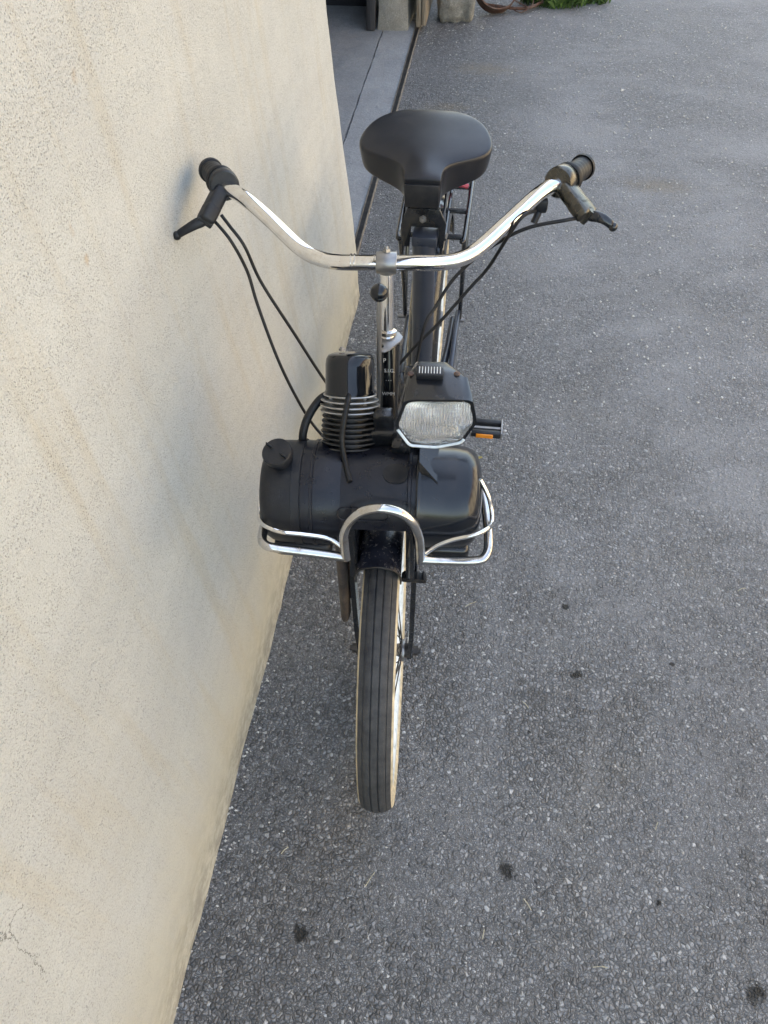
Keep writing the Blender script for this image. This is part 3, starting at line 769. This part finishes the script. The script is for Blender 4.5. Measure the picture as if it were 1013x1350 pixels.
# fuel tank (left end of the drum)
tk = MB().mat(M['black_plastic'])
prof = [(-.095, .07), (-.096, .0765), (-.112, .0768), (-.1125, .0785), (-.1245, .0785), (-.125, .0768), (-.150, .0760), (-.159, .0735), (-.167, .068), (-.172, .059), (-.1745, .046), (-.1755, .02), (-.1755, .001)]
tk.lathe(prof, EC, (1, 0, 0), 64)
tank = tk.build('fuel_tank', None, mo, SM, sharp=35)
q = MB().mat(M['black_plastic'])
ca = math.radians(96); cn = Vector((-.12, math.cos(ca) - .18, math.sin(ca))).normalized(); cc = on_drum(-.1415, ca, .003)
q.lathe([(-.006, .016), (.010, .0165), (.0105, .0210), (.0195, .0215), (.0215, .0200), (.0215, .001)], cc, cn, 32)
e1 = (Vector((.75, -.6, 0)) - cn * cn.dot(Vector((.75, -.6, 0)))).normalized(); e2 = cn.cross(e1)
for sgn in (-1, 1):
    bq = cc + cn * .0205 + e1 * sgn * .0135
    rot = Matrix((e1, e2, cn)).transposed()
    q.box(bq + cn * .003, (.011, .0025, .008), rot=rot, bev=.001)
q.build('fuel_cap', None, tank, SM)
q = MB().mat(M['black_plastic'])   # illegible embossed mark
for r_, yv in ((0, 0), (1, .007)):
    for k in range(4): patch(q, [(-.142 + k * .0046, yv), (-.1392 + k * .0046, yv), (-.1392 + k * .0046, yv + .0045), (-.142 + k * .0046, yv + .0045)], math.radians(138), -.0010, .002)
q.build('embossed_mark', None, tank, SM)

q = MB().mat(M['black_plastic']); q.box((-.118, EC.y - .038, EC.z - .068), (.088, .05, .03), bev=.01, seg=3)
q.build('tank_sump', None, tank, SM)
q = MB().mat(M['black_paint'])
q.box((.100, EC.y - .036, EC.z - .066), (.066, .05, .03), bev=.01, seg=3); q.build('casing_foot', None, eng, SM)
for sx in (-1, 1):
    q = MB().mat(M['black_paint']); q.box((sx * .0445, .030, .600), (.014, .085, .13), bev=.003); q.build('engine_cradle', None, eng, SM)
# flywheel cover (right end)
fl = MB().mat(M['flywheel_black'])
fl.lathe([(.0515, .06), (.0515, .0785), (.0535, .0795), (.056, .0788), (.058, .0775), (.105, .0765), (.122, .0745), (.133, .0695), (.139, .062), (.1435, .05), (.146, .034), (.1465, .001)], EC, (1, 0, 0), 72)
flc = fl.build('flywheel_cover', None, mo, SM, sharp=35)
q = MB().mat(M['black_paint'])   # wedge-shaped air scoop: proud of the drum at its upper right corner
P = lambda x, a, l: on_drum(x, math.radians(a), l)
b0, b1, b2, b3 = P(.0545, 58, -.004), P(.084, 58, -.004), P(.082, 122, -.004), P(.0545, 112, -.004)
t0, t1, t2, t3 = P(.0545, 60, .020), P(.0815, 62, .012), P(.080, 116, .003), P(.0545, 98, .010)
vs = [q.bm.verts.new(v) for v in (b0, b1, b2, b3, t0, t1, t2, t3)]
fs = [q.bm.faces.new([vs[i] for i in f_]) for f_ in ((4, 5, 6, 7), (0, 1, 5, 4), (1, 2, 6, 5), (2, 3, 7, 6), (3, 0, 4, 7))]
q._fin(fs, False)
q.build('air_scoop', None, flc, SM)

# cylinder barrel, leaning back
CA = Vector((-.0485, EC.y - .002, EC.z - .009)); CD = Vector((-.005, .55, .835)).normalized()
cy = MB().mat(M['fin_dark'])
def fin(mb, t0, r, th=.0018):
    mb.lathe([(t0 - th, .026), (t0 - th * .7, r - .001), (t0, r), (t0 + th * .7, r - .001), (t0 + th, .026)], CA, CD, 40, caps=False)
cy.lathe([(.05, .030), (.155, .0275), (.158, .001)], CA, CD, 36)
for k in range(9): fin(cy, .066 + k * .0074, .0425 - abs(k - 5) * .0007 if k > 1 else .0385 + k * .0018)
cyl = cy.build('cylinder', None, mo, SM)
hd = MB().mat(M['fin_metal'])
for k, r in enumerate((.0432, .0432, .0418, .0385)): fin(hd, .1335 + k * .0074, r, .0016)
hd.lathe([(.128, .027), (.164, .027)], CA, CD, 30, caps=False)
for a in (-1.15, .95):
    ux = Vector((1, 0, 0)); uf = CD.cross(ux)
    c0 = CA + CD * .14 + (ux * math.sin(a) * .028 - uf * -math.cos(a) * -.028)
    hd.tube([c0, c0 + CD * .03], .0028, 8, spline=False)
hd.build('cylinder_head', None, cyl, SM)
cv = MB().mat(M['black_gloss'])
cv.lathe([(.158, .0345), (.1575, .0362), (.160, .0364), (.162, .0352), (.198, .0350), (.2065, .0338), (.2115, .0308), (.2138, .025), (.2148, .014), (.2144, .001)], CA, CD, 48)
cv.build('cylinder_cover', None, cyl, SM, sharp=50)
q = MB().mat(M['rubber'])   # lead in front of the barrel
def cylpt(t0, side, out):
    ux = Vector((1, 0, 0)); uf = (ux.cross(CD)).normalized()   # towards the front
    uf = uf if uf.y < 0 else -uf
    return CA + CD * t0 + ux * side + uf * out
q.tube([cylpt(.160, .002, .032), cylpt(.150, .001, .047), cylpt(.127, -.003, .050), cylpt(.10, -.006, .049), cylpt(.075, -.003, .050), on_drum(-.041, math.radians(119), .004)], .0040, 10)
q.build('spark_plug_lead', None, cyl, SM)
q = MB().mat(M['dull_metal'])
q.lathe([(0, .001), (0, .005), (.003, .005), (.003, .003), (.005, .003), (.005, .001)], CA + CD * .2135 + Vector((-.012, .006, 0)), CD, 6)
q.build('cover_nut', None, cyl, SM)
q = MB().mat(M['rubber'])
q.tube([(-.118, .075, .742), (-.117, .082, .765), (-.108, .10, .785), (-.09, .12, .80), (-.07, .13, .80)], .0062, 12)
q.lathe([(0, .0085), (.016, .0085)], (-.118, .076, .735), (0, .3, 1), 14)
q.build('intake_hose', None, mo, SM)

# bumper
bp = MB().mat(M['chrome_worn'])
r_ = .0068
bp.tube([(-.152, .06, .668), (-.166, .01, .674), (-.168, -.045, .682), (-.160, -.066, .687), (-.14, -.07, .684), (-.10, -.07, .678), (-.047, -.07, .670)], r_, 14)
bp.tube([(-.045, -.07, .668), (-.0455, -.07, .70), (-.0445, -.07, .725), (-.036, -.07, .752), (-.018, -.07, .774), (.006, -.07, .782), (.031, -.07, .775), (.049, -.07, .754), (.0575, -.07, .727), (.060, -.07, .70), (.061, -.07, .668)], r_ * 1.02, 14)
bp.tube([(.062, -.07, .671), (.10, -.07, .671), (.14, -.07, .674), (.153, -.062, .677), (.157, -.04, .680), (.155, .01, .681), (.149, .06, .684)], r_, 14)
bum = bp.build('bumper', None, mo, SM)
q = MB().mat(M['chrome'])
q.tube([(-.047, -.068, .686), (-.060, -.062, .695), (-.075, -.060, .702), (-.105, -.060, .707), (-.135, -.060, .711), (-.158, -.052, .712), (-.174, -.025, .693), (-.1795, .0, .682), (-.179, .02, .70), (-.172, .045, .72)], .0034, 10)
q.build('guard_rod', None, bum, SM)
q = MB().mat(M['chrome'])
q.tube([(.066, -.066, .679), (.083, -.062, .695), (.105, -.06, .708), (.133, -.058, .718), (.152, -.045, .716), (.160, -.02, .697), (.1605, .0, .70), (.154, .01, .722), (.141, .02, .745)], .0034, 10)
q.build('guard_rod', None, bum, SM)

# steering column, head tube
q = MB().mat(M['black_gloss'])
H0, H1 = Vector((0.003, .118, .62)), Vector((0.003, .212, .838))
q.lathe([(0, .0165), ((H1 - H0).length, .0155)], H0, H1 - H0, 24)
ht = q.build('head_tube', None, mo, SM)
ST0, ST1 = Vector((-.001, .214, .838)), Vector((-.001, .243, .945))
q = MB().mat(M['chrome'])
L = (ST1 - ST0).length
q.lathe([(0, .0095), (L, .0095)], ST0, ST1 - ST0, 24)
stm = q.build('handlebar_stem', None, mo, SM)
q = MB().mat(M['chrome_worn'])
q.lathe([(0, .0125), (.003, .0140), (.007, .0125), (.009, .0145), (.013, .0145), (.015, .0105)], ST0 - (ST1 - ST0) * .02, ST1 - ST0, 24)
q.build('stem_ring', None, stm, SM)
q = MB().mat(M['dull_metal'])    # clip plate of the lifting lever
pa = H1 + Vector((0, -.004, .004))
q.prism([pa + Vector(v) for v in ((-.021, -.006, 0), (-.013, .012, .0), (.012, .012, .0), (.020, .000, .0), (.016, -.012, .0), (.008, -.020, -.0005), (.002, -.030, -.001), (-.006, -.034, -.002), (-.012, -.033, -.002), (-.0125, -.026, -.0015), (-.006, -.024, -.001), (-.007, -.019, -.0005), (-.016, -.018, .0))], (0, .0, .0022), bev=.0006)
q.lathe([(-.004, .006), (.004, .006)], pa + Vector((.0145, -.002, -.004)), (1, -.4, 0), 12)
q.build('clip_plate', None, ht, SM)
# small white printed marks on the head tube
def text_mesh(s, size, extr=.0002):
    cu = bpy.data.curves.new('mark', 'FONT'); cu.body = s; cu.size = size; cu.align_x = 'CENTER'; cu.extrude = extr
    ob = bpy.data.objects.new('mark', cu); COL.objects.link(ob)
    dg = bpy.context.evaluated_depsgraph_get(); me = bpy.data.meshes.new_from_object(ob.evaluated_get(dg))
    bpy.data.objects.remove(ob); return me
hdir = (H1 - H0).normalized(); fr = Vector((0, -hdir.z, hdir.y))
for s, size, tpos, dx in (('P', .009, .205, -.0065), ('S.I.G.', .0075, .190, .001), ('- - -', .006, .176, .0), ('WMM', .0075, .154, .0), ('o', .008, .128, -.005)):
    mk = MB().mat(M['white_mark'])
    me = text_mesh(s, size); tmp = bmesh.new(); tmp.from_mesh(me)
    basis = Matrix((Vector((1, 0, 0)), hdir, fr)).transposed().to_4x4()
    tmp.transform(Matrix.Translation(H0 + hdir * tpos + fr * .0166 + Vector((dx, 0, 0))) @ basis)
    t2 = bpy.data.meshes.new('t'); tmp.to_mesh(t2); tmp.free(); mk.bm.from_mesh(t2)
    mk._fin(mk.bm.faces, False)
    mk.build('printed_mark', None, ht, SM)

# handlebar
hbp = [(-.250, .362, .995), (-.243, .352, .994), (-.212, .326, .992), (-.172, .296, .976), (-.128, .264, .953), (-.100, .249, .946), (-.070, .243, .944), (-.03, .242, .945)]
hbq = [(.03, .242, .946), (.068, .243, .946), (.098, .249, .948), (.126, .266, .955), (.168, .302, .977), (.210, .335, 1.001), (.240, .358, 1.006), (.247, .366, 1.005)]
hb = MB().mat(M['chrome'])
hb.tube(hbp + [(0, .242, .9455)] + hbq, .0108, 20, sub=10)
for x in (-.052, -.047, .047, .052, -.019, .0145):
    hb.lathe([(-.0008, .0105), (-.0005, .01125), (.0005, .01125), (.0008, .0105)], (x, .2425, .9455), (1, 0, 0), 24, caps=False)
bar = hb.build('handlebar', None, mo, SM)
q = MB().mat(M['dull_metal'])
q.lathe([(-.0145, .0112), (-.0145, .0142), (-.0135, .0150), (.0135, .0150), (.0145, .0142), (.0145, .0112)], (-.002, .242, .9455), (1, 0, 0), 32)
q.lathe([(0, .006), (.0065, .006), (.0065, .001)], (-.002, .247, .957), (0, .35, .9), 6); q.lathe([(.006, .0032), (.0095, .003), (.0095, .0005)], (-.002, .247, .957), (0, .35, .9), 10)
q.lathe([(0, .0145), (.012, .0115)], ST1 - (ST1 - ST0).normalized() * .003, ST0 - ST1, 20)
q.build('bar_clamp', None, bar, SM)
def grip(sgn, a, b):
    q = MB().mat(M['rubber']); a, b = Vector(a), Vector(b); L = (b - a).length
    pr = [(0, .0118), (0, .0205), (.003, .0222), (.007, .0222), (.010, .0165)]
    k = 0; x = .014
    while x < L - .012:
        pr += [(x, .0158), (x + .004, .0165), (x + .0085, .0158)]; x += .0095
    pr += [(L - .008, .0185), (L - .003, .0190), (L, .0165), (L, .001)]
    q.lathe(pr, a, b - a, 28); return q.build('grip', None, bar, SM)
grip(-1, (-.251, .364, .995), (-.283, .425, .981)); grip(1, (.248, .367, 1.005), (.280, .424, .995))

def brake(sgn, clampc, clampd, body, pivot, knuckle, tip, mat_body, mat_lever):
    q = MB().mat(mat_body)
    q.lathe([(-.012, .0115), (-.012, .0195), (-.009, .0215), (.009, .0215), (.012, .0195), (.012, .0115)], clampc, clampd, 28)
    c, b_, p_ = Vector(clampc), Vector(body), Vector(pivot)
    d = (p_ - c).normalized(); s = d.cross(Vector(clampd)).normalized(); e = d.cross(s)
    rot = Matrix((d, s, e)).transposed()
    q.box(c.lerp(p_, .48), ((p_ - c).length * .75, .022, .031), rot=rot, bev=.006, seg=3)
    q.box(c.lerp(p_, .80), ((p_ - c).length * .46, .022, .032), rot=rot, bev=.005, seg=3)
    q.lathe([(-.011, .001), (-.011, .006), (.011, .006), (.011, .001)], p_, s, 14)
    bo = q.build('brake_lever', None, mo, SM)
    q = MB().mat(mat_lever)
    P0, P1, P2 = p_, Vector(knuckle), Vector(tip)
    pts = [P0, P0.lerp(P1, .5) + Vector((0, 0, .002)), P1, P1.lerp(P2, .55) + Vector((0, 0, .001)), P2]
    rings = []
    for i, pt in enumerate(pts):
        T = (pts[min(4, i + 1)] - pts[max(0, i - 1)]).normalized()
        up = Vector((0, .55, .83)); up = (up - T * up.dot(T)).normalized(); B = T.cross(up)
        hw, hh = [(.0085, .006), (.008, .0055), (.0072, .005), (.0062, .0045), (.0062, .0048)][i]
        rings.append([pt + up * hw * math.cos(a) + B * hh * math.sin(a) for a in [2 * PI * k / 14 for k in range(14)]])
    q.grid(rings, cap0=True, cap1=True); q.ball(P2, .0068, 12)
    q.build('lever_blade', None, bo, SM, sub=1)
    return bo
brake(-1, (-.246, .356, .996), (-.35, .9, -.25), (-.254, .325, .974), (-.271, .312, .963), (-.292, .303, .958), (-.3145, .301, .945), M['black_plastic'], M['black_plastic'])
brake(1, (.240, .358, 1.007), (.5, .85, -.2), (.257, .33, .985), (.277, .314, .980), (.298, .304, .982), (.313, .300, .972), M['cast_metal'], M['black_paint'])
q = MB().mat(M['black_plastic'])   # adjuster and mirror clip under the right bar
q.box((.214, .335, .983), (.018, .014, .020), bev=.004); q.lathe([(0, .005), (.016, .005)], (.211, .33, .975), (-.4, -.5, -.8), 10)
q.build('throttle_clip', None, bar, SM)

def cable(pts, r=.0026): 
    q = MB().mat(M['rubber']); q.tube(pts, r, 10, sub=10); return q.build('cable', None, mo, SM)
cable([(-.262, .318, .962), (-.252, .312, .955), (-.2335, .30, .935), (-.217, .295, .890), (-.206, .28, .842), (-.181, .25, .765), (-.155, .23, .70), (-.128, .22, .642), (-.09, .19, .62)])
cable([(-.248, .32, .968), (-.236, .312, .955), (-.216, .30, .93), (-.198, .295, .871), (-.154, .28, .787), (-.118, .27, .715), (-.08, .25, .66), (-.04, .2, .64)])
cable([(.268, .318, .974), (.246, .30, .981), (.190, .30, .966), (.139, .30, .931), (.0965, .29, .892), (.070, .27, .855), (.0535, .25, .832), (.042, .23, .77), (.036, .22, .72), (.02, .18, .68)])
cable([(.205, .325, .98), (.180, .29, .985), (.146, .30, .905), (.120, .29, .874), (.0765, .27, .825), (.031, .25, .780), (-.002, .235, .735), (-.012, .20, .70), (-.012, .15, .68)])

# lifting lever with a black ball
q = MB().mat(M['dull_metal'])
q.tube([(-.0075, .170, .945), (-.0085, .160, .88), (-.010, .150, .80), (-.012, .13, .755)], .0034, 10)
lv = q.build('lifting_lever', None, mo, SM)
q = MB().mat(M['black_gloss']); q.ball((-.0078, .172, .945), .0124, 28)
q.lathe([(-.0006, .0123), (0, .0127), (.0006, .0123)], (-.0078, .172, .945), (0, -.2, 1), 28, caps=False)
q.build('lever_knob', None, lv, SM)

# headlight
hl = MB().mat(M['black_paint'])
front = [(.0345, .914), (.0760, .918), (.1185, .917), (.1265, .878), (.110, .841), (.0765, .8305), (.0405, .832), (.0215, .867)]
back = [(.0450, .914), (.066, .917), (.0880, .914), (.100, .880), (.092, .852), (.0690, .842), (.0480, .846), (.0360, .872)]
mid = [(.0375, .922), (.0755, .926), (.1120, .921), (.1230, .880), (.108, .842), (.0765, .832), (.0410, .834), (.0240, .868)]
def rounded(pts, k=.16, n=4):
    out = []; N = len(pts)
    for i in range(N):
        p0, p1, p2 = (Vector((*pts[j % N], 0)) for j in (i - 1, i, i + 1))
        a, b_ = p1.lerp(p0, k), p1.lerp(p2, k)
        for q_ in range(n + 1):
            u = q_ / n; v = a * (1 - u) ** 2 + p1 * 2 * u * (1 - u) + b_ * u * u
            out.append((v.x, v.y))
    return out
front = [(.0345, .914), (.1185, .917), (.1265, .878), (.110, .841), (.0765, .8300), (.0405, .832), (.0215, .867)]
back = [(.0450, .914), (.0880, .914), (.100, .880), (.092, .852), (.0690, .842), (.0480, .846), (.0360, .872)]
mid = [(.0375, .923), (.1120, .922), (.1230, .880), (.108, .842), (.0765, .832), (.0410, .834), (.0240, .868)]
front, back, mid = rounded(front), rounded(back), rounded(mid)
def ringl(pts, y): return [(x, y, z) for x, z in pts]
fin_ = [((x - .075) * .915 + .075, (z - .876) * .90 + .876) for x, z in front]
hl.grid([ringl(fin_, .012), ringl(fin_, -.0025), ringl(front, -.003), ringl(front, .004), ringl(mid, .035), ringl([(a[0] * .35 + b_[0] * .65, a[1] * .35 + b_[1] * .65) for a, b_ in zip(mid, back)], .058), ringl(back, .070), ringl([((x - .07) * .6 + .07, (z - .88) * .6 + .88) for x, z in back], .080)], cap1=True, smooth=True)
head = hl.build('headlight', None, mo, SM, sharp=28)
q = MB().mat(M['reflector'])
rings = []
for s, y in ((.98, .001), (.9, .010), (.7, .024), (.45, .034), (.2, .040)):
    rings.append([((x - .075) * s + .075, y, (z - .876) * s + .876) for x, z in fin_])
q.grid(rings, cap1=True); q.build('reflector_bowl', None, head, SM, sub=1)
q = MB().mat(M['white_mark']); q.ball((.075, .024, .880), .008, 14, (1, 1.3, 1)); q.build('bulb', None, head, SM)
# ribbed lens
ln = MB().mat(M['glass'])
def inside_scale(x, z):
    return
nx, nz = 150, 24
def span(zv):
    xs = []
    n = len(fin_)
    for i in range(n):
        (x0, z0), (x1, z1) = fin_[i], fin_[(i + 1) % n]
        if (z0 - zv) * (z1 - zv) <= 0 and abs(z1 - z0) > 1e-9: xs.append(x0 + (x1 - x0) * (zv - z0) / (z1 - z0))
    return min(xs), max(xs)
zmin = min(z for _, z in fin_) + .0006; zmax = max(z for _, z in fin_) - .0012
for face in (0, 1):
    rings = []
    for j in range(nz + 1):
        zv = zmin + (zmax - zmin) * j / nz
        if face == 0 and False: pass
        a, b_ = span(zv); r = []
        fz = (zv - zmin) / (zmax - zmin)
        for i in range(nx + 1):
            x = a + (b_ - a) * i / nx
            xx = (x - .075) / .05; cz_ = (zv - .876) / .045
            y = -.0045 + .004 * (xx * xx + cz_ * cz_) * .7
            if face == 0:
                y -= .0007 * math.sin(x * 2 * PI / .0034) * (1 if fz > .26 else .35)
                if fz <= .28: y -= .0006 * math.sin(zv * 2 * PI / .006)
            else: y += .0028
            r.append((x, y, zv))
        rings.append(r)
    ln.grid(rings, closed_u=False)
ln.build('lens', None, head, SM)
q = MB().mat(M['white_rim'])   # bright moulded lip along the lower edge of the lens
rimp = sorted([p_ for p_ in front if p_[1] < .862], key=lambda p_: p_[0])
q.tube([((x - .075) * .97 + .075, -.0035, (z - .876) * .955 + .876) for x, z in rimp], .0020, 8, spline=False)
q.build('lens_rim', None, head, SM)
q = MB().mat(M['black_plastic'])
q.box((.0645, .036, .9235), (.034, .016, .010), bev=.002)
vb = q.build('vent', None, head, SM)
q = MB().mat(M['white_mark'])
for k in range(8): q.box((.0515 + k * .0037, .0365, .9287), (.0013, .012, .0012), bev=.0003)
q.build('vent_slot', None, vb, SM)
q = MB().mat(M['rust'])
for c in ((.0405, .036, .9225), (.0985, .038, .9225)):
    q = MB().mat(M['rust']); q.ball(c, .0042, 12, (1, 1, .5)); q.build('screw', None, head, SM)
q = MB().mat(M['black_paint']); q.box((.05, .095, .86), (.04, .03, .03), bev=.004); q.box((.03, .125, .80), (.02, .05, .06), bev=.004); q.build('lamp_bracket', None, head, SM)

# frame
FX = -.003
q = MB().mat(M['tube_paint'])
q.tube([(FX + .006, .675, .36), (FX + .006, .684, .55), (FX + .004, .690, .705)], .0235, 24, sub=6)
q.build('seat_tube', None, mo)
q = MB().mat(M['black_paint'])
q.tube([(FX, .145, .665), (FX, .20, .56), (FX, .30, .45), (FX, .45, .385), (FX, .60, .36), (FX, .70, .355), (FX, .80, .35)], .027, 20)
fr_ = q.build('main_frame', None, mo)
q = MB().mat(M['black_paint'])
q.lathe([(-.05, .022), (.05, .022)], (FX, .64, .30), (1, 0, 0), 24); q.box((FX, .64, .33), (.05, .06, .05), bev=.006)
q.build('bottom_bracket', None, fr_)
for sx in (-1, 1):
    q = MB().mat(M['tube_paint'])
    q.tube([(FX + sx * .045, .70, .325), (FX + sx * .055, .85, .305), (FX + sx * .058, 1.0, .285)], .009, 12)
    q.build('chain_stay', None, fr_)
q = MB().mat(M['tube_paint'])   # flat chain guard on the visible side
cg = [(.061, .70, .345), (.061, .99, .325), (.061, 1.02, .30), (.061, 1.0, .265), (.061, .72, .255), (.061, .69, .29)]
q.prism(cg, (.012, 0, 0), bev=.003)
q.build('chain_guard', None, mo)
for sx in (-1, 1):
    q = MB().mat(M['dull_metal'])
    q.lathe([(.058, .004), (.058, .012), (.066, .012), (.066, .006), (.088, .006), (.088, .001)], (FX, 1.0, .285), (sx, 0, 0), 6)
    q.build('rear_axle_nut', None, rwheel)
# cranks and pedals
for sx, ph in ((1, .13), (-1, .13 + PI)):
    q = MB().mat(M['dull_metal'])
    cy0, cz0 = .64, .30; L = .125
    ex_, ez_ = cy0 + L * math.sin(ph) * .3 + .0, cz0 - L * math.cos(ph) * .45
    q.tube([(sx * .055, cy0, cz0), (sx * .105, ex_, ez_)], .008, 10, spline=False)
    q.tube([(sx * .1, ex_, ez_), (sx * .2, ex_, ez_)], .005, 8, spline=False)
    cr = q.build('crank', None, mo)
    q = MB().mat(M['black_plastic'])
    q.box((sx * .165, ex_ + .019, ez_), (.072, .014, .016), bev=.004); q.box((sx * .165, ex_ - .019, ez_), (.072, .014, .016), bev=.004)
    q.mat(M['dull_metal']); q.box((sx * .2015, ex_, ez_), (.004, .050, .018), bev=.001); q.box((sx * .129, ex_, ez_), (.004, .050, .018), bev=.001)
    pd = q.build('pedal', None, cr)
    q = MB().mat(M['amber']); q.box((sx * .162, ex_ - .027, ez_), (.04, .004, .011), bev=.001)
    q.build('pedal_reflector', None, pd)

# saddle bracket
q = MB().mat(M['black_paint'])
q.prism([(-.033, .690, .772), (.030, .690, .772), (.044, .690, .742), (.040, .688, .690), (.030, .688, .690), (.030, .690, .735), (-.026, .690, .735), (-.028, .688, .690), (-.042, .688, .690), (-.046, .690, .735)], (0, .006, 0), bev=.001)
for sx in (-1, 1):
    q.prism([(-.005 + sx * .039, .69, .750), (-.005 + sx * .039, .80, .775), (-.005 + sx * .039, .80, .755), (-.005 + sx * .039, .72, .675), (-.005 + sx * .039, .69, .675)], (.004, 0, 0), bev=.001)
sb = q.build('saddle_bracket', None, mo)
q = MB().mat(M['dull_metal'])
q.lathe([(0, .001), (0, .0075), (.004, .0075), (.004, .005), (.009, .005), (.010, .001)], (-.002, .6905, .752), (0, -1, 0), 6)
q.build('bracket_bolt', None, sb)
for bx, dx in ((-.044, -1), (.041, 1)):
    q = MB().mat(M['dull_metal']); q.lathe([(0, .001), (0, .006), (.005, .006), (.005, .001)], (bx, .70, .712), (dx, -.4, 0), 8); q.build('bracket_bolt', None, sb)
q = MB().mat(M['tube_paint']); q.box((FX + .006, .695, .712), (.050, .052, .022), bev=.004); q.build('tube_cap', None, sb)
q = MB().mat(M['chrome_worn']); q.tube([(-.012, .75, .70), (-.012, .75, .75)], .009, 12, spline=False); q.tube([(.03, .80, .77), (.05, .9, .785), (-.05, .9, .785), (-.035, .80, .77)], .005, 8)
q.build('saddle_spring', None, sb)

# saddle
sec = [  # y, centre x, half width, top z, skirt bottom z, crown
    (.6905, -.005, .0335, .8285, .775, .000), (.6915, -.005, .0355, .8312, .773, .001), (.697, -.005, .0362, .8335, .773, .003), (.712, -.006, .0368, .8350, .774, .005), (.730, -.007, .041, .8360, .776, .006),
    (.746, -.009, .054, .8365, .778, .008), (.760, -.010, .080, .8370, .782, .009), (.774, -.011, .109, .8385, .787, .009), (.790, -.012, .1275, .8405, .791, .009), (.815, -.012, .1335, .8440, .795, .008), (.842, -.012, .1290, .8475, .799, .006),
    (.868, -.012, .1200, .8505, .803, .005), (.892, -.012, .1045, .8530, .808, .004), (.912, -.012, .0830, .8540, .814, .003), (.928, -.012, .0540, .8535, .820, .001), (.936, -.012, .0230, .8500, .828, 0)]
sa = MB().mat(M['vinyl']); rings = []
for (y, cx, w_, zt, zb, cr) in sec:
    h = zt - zb
    half = [(-.50, zb + .001), (-.90, zb), (-.945, zb + .003), (-.965, zb + h * .25), (-.985, zb + h * .6), (-1.0, zt - .009), (-.99, zt - .004), (-.965, zt - .0008), (-.92, zt), (-.75, zt + cr * .30), (-.5, zt + cr * .6), (-.25, zt + cr * .9)]
    pts = [(cx + a * w_, y, z) for a, z in half] + [(cx, y, zt + cr)] + [(cx - a * w_, y, z) for a, z in reversed(half)]
    rings.append(pts)
sa.grid(rings, cap0=True, cap1=True)
saddle = sa.build('saddle', None, mo, sub=2, sharp=180)
q = MB().mat(M['black_plastic'])
q.box((-.005, .689, .7985), (.066, .006, .046), bev=.002); q.build('nose_plate', None, saddle)

# luggage rack
q = MB().mat(M['black_paint'])
q.tube([(-.07, .86, .60), (-.075, .90, .602), (-.075, 1.20, .605), (-.05, 1.24, .605), (.05, 1.24, .605), (.075, 1.20, .605), (.075, .90, .602), (.07, .86, .60)], .0058, 10)
for y in (.88, .99, 1.10, 1.19): q.tube([(-.073, y, .600), (.073, y, .600)], .0062, 8, spline=False)
q.tube([(.03, .87, .598), (.03, 1.2, .602)], .0045, 8, spline=False); q.tube([(-.03, .87, .598), (-.03, 1.2, .602)], .0045, 8, spline=False)
rk = q.build('luggage_rack', None, mo)
for sx in (-1, 1):
    q = MB().mat(M['black_paint'])
    q.tube([(sx * .074, .90, .60), (sx * .073, .98, .40), (sx * .072, 1.0, .29)], .0055, 8, spline=False)
    q.tube([(sx * .074, 1.12, .603), (sx * .073, 1.02, .40), (sx * .072, 1.0, .29)], .005, 8, spline=False)
    q.build('rack_strut', None, rk)
q = MB().mat(M['red'])
q.tube([(.015, 1.06, .612), (.045, 1.08, .616), (.068, 1.085, .61)], .006, 8); q.build('red_strap', None, rk)
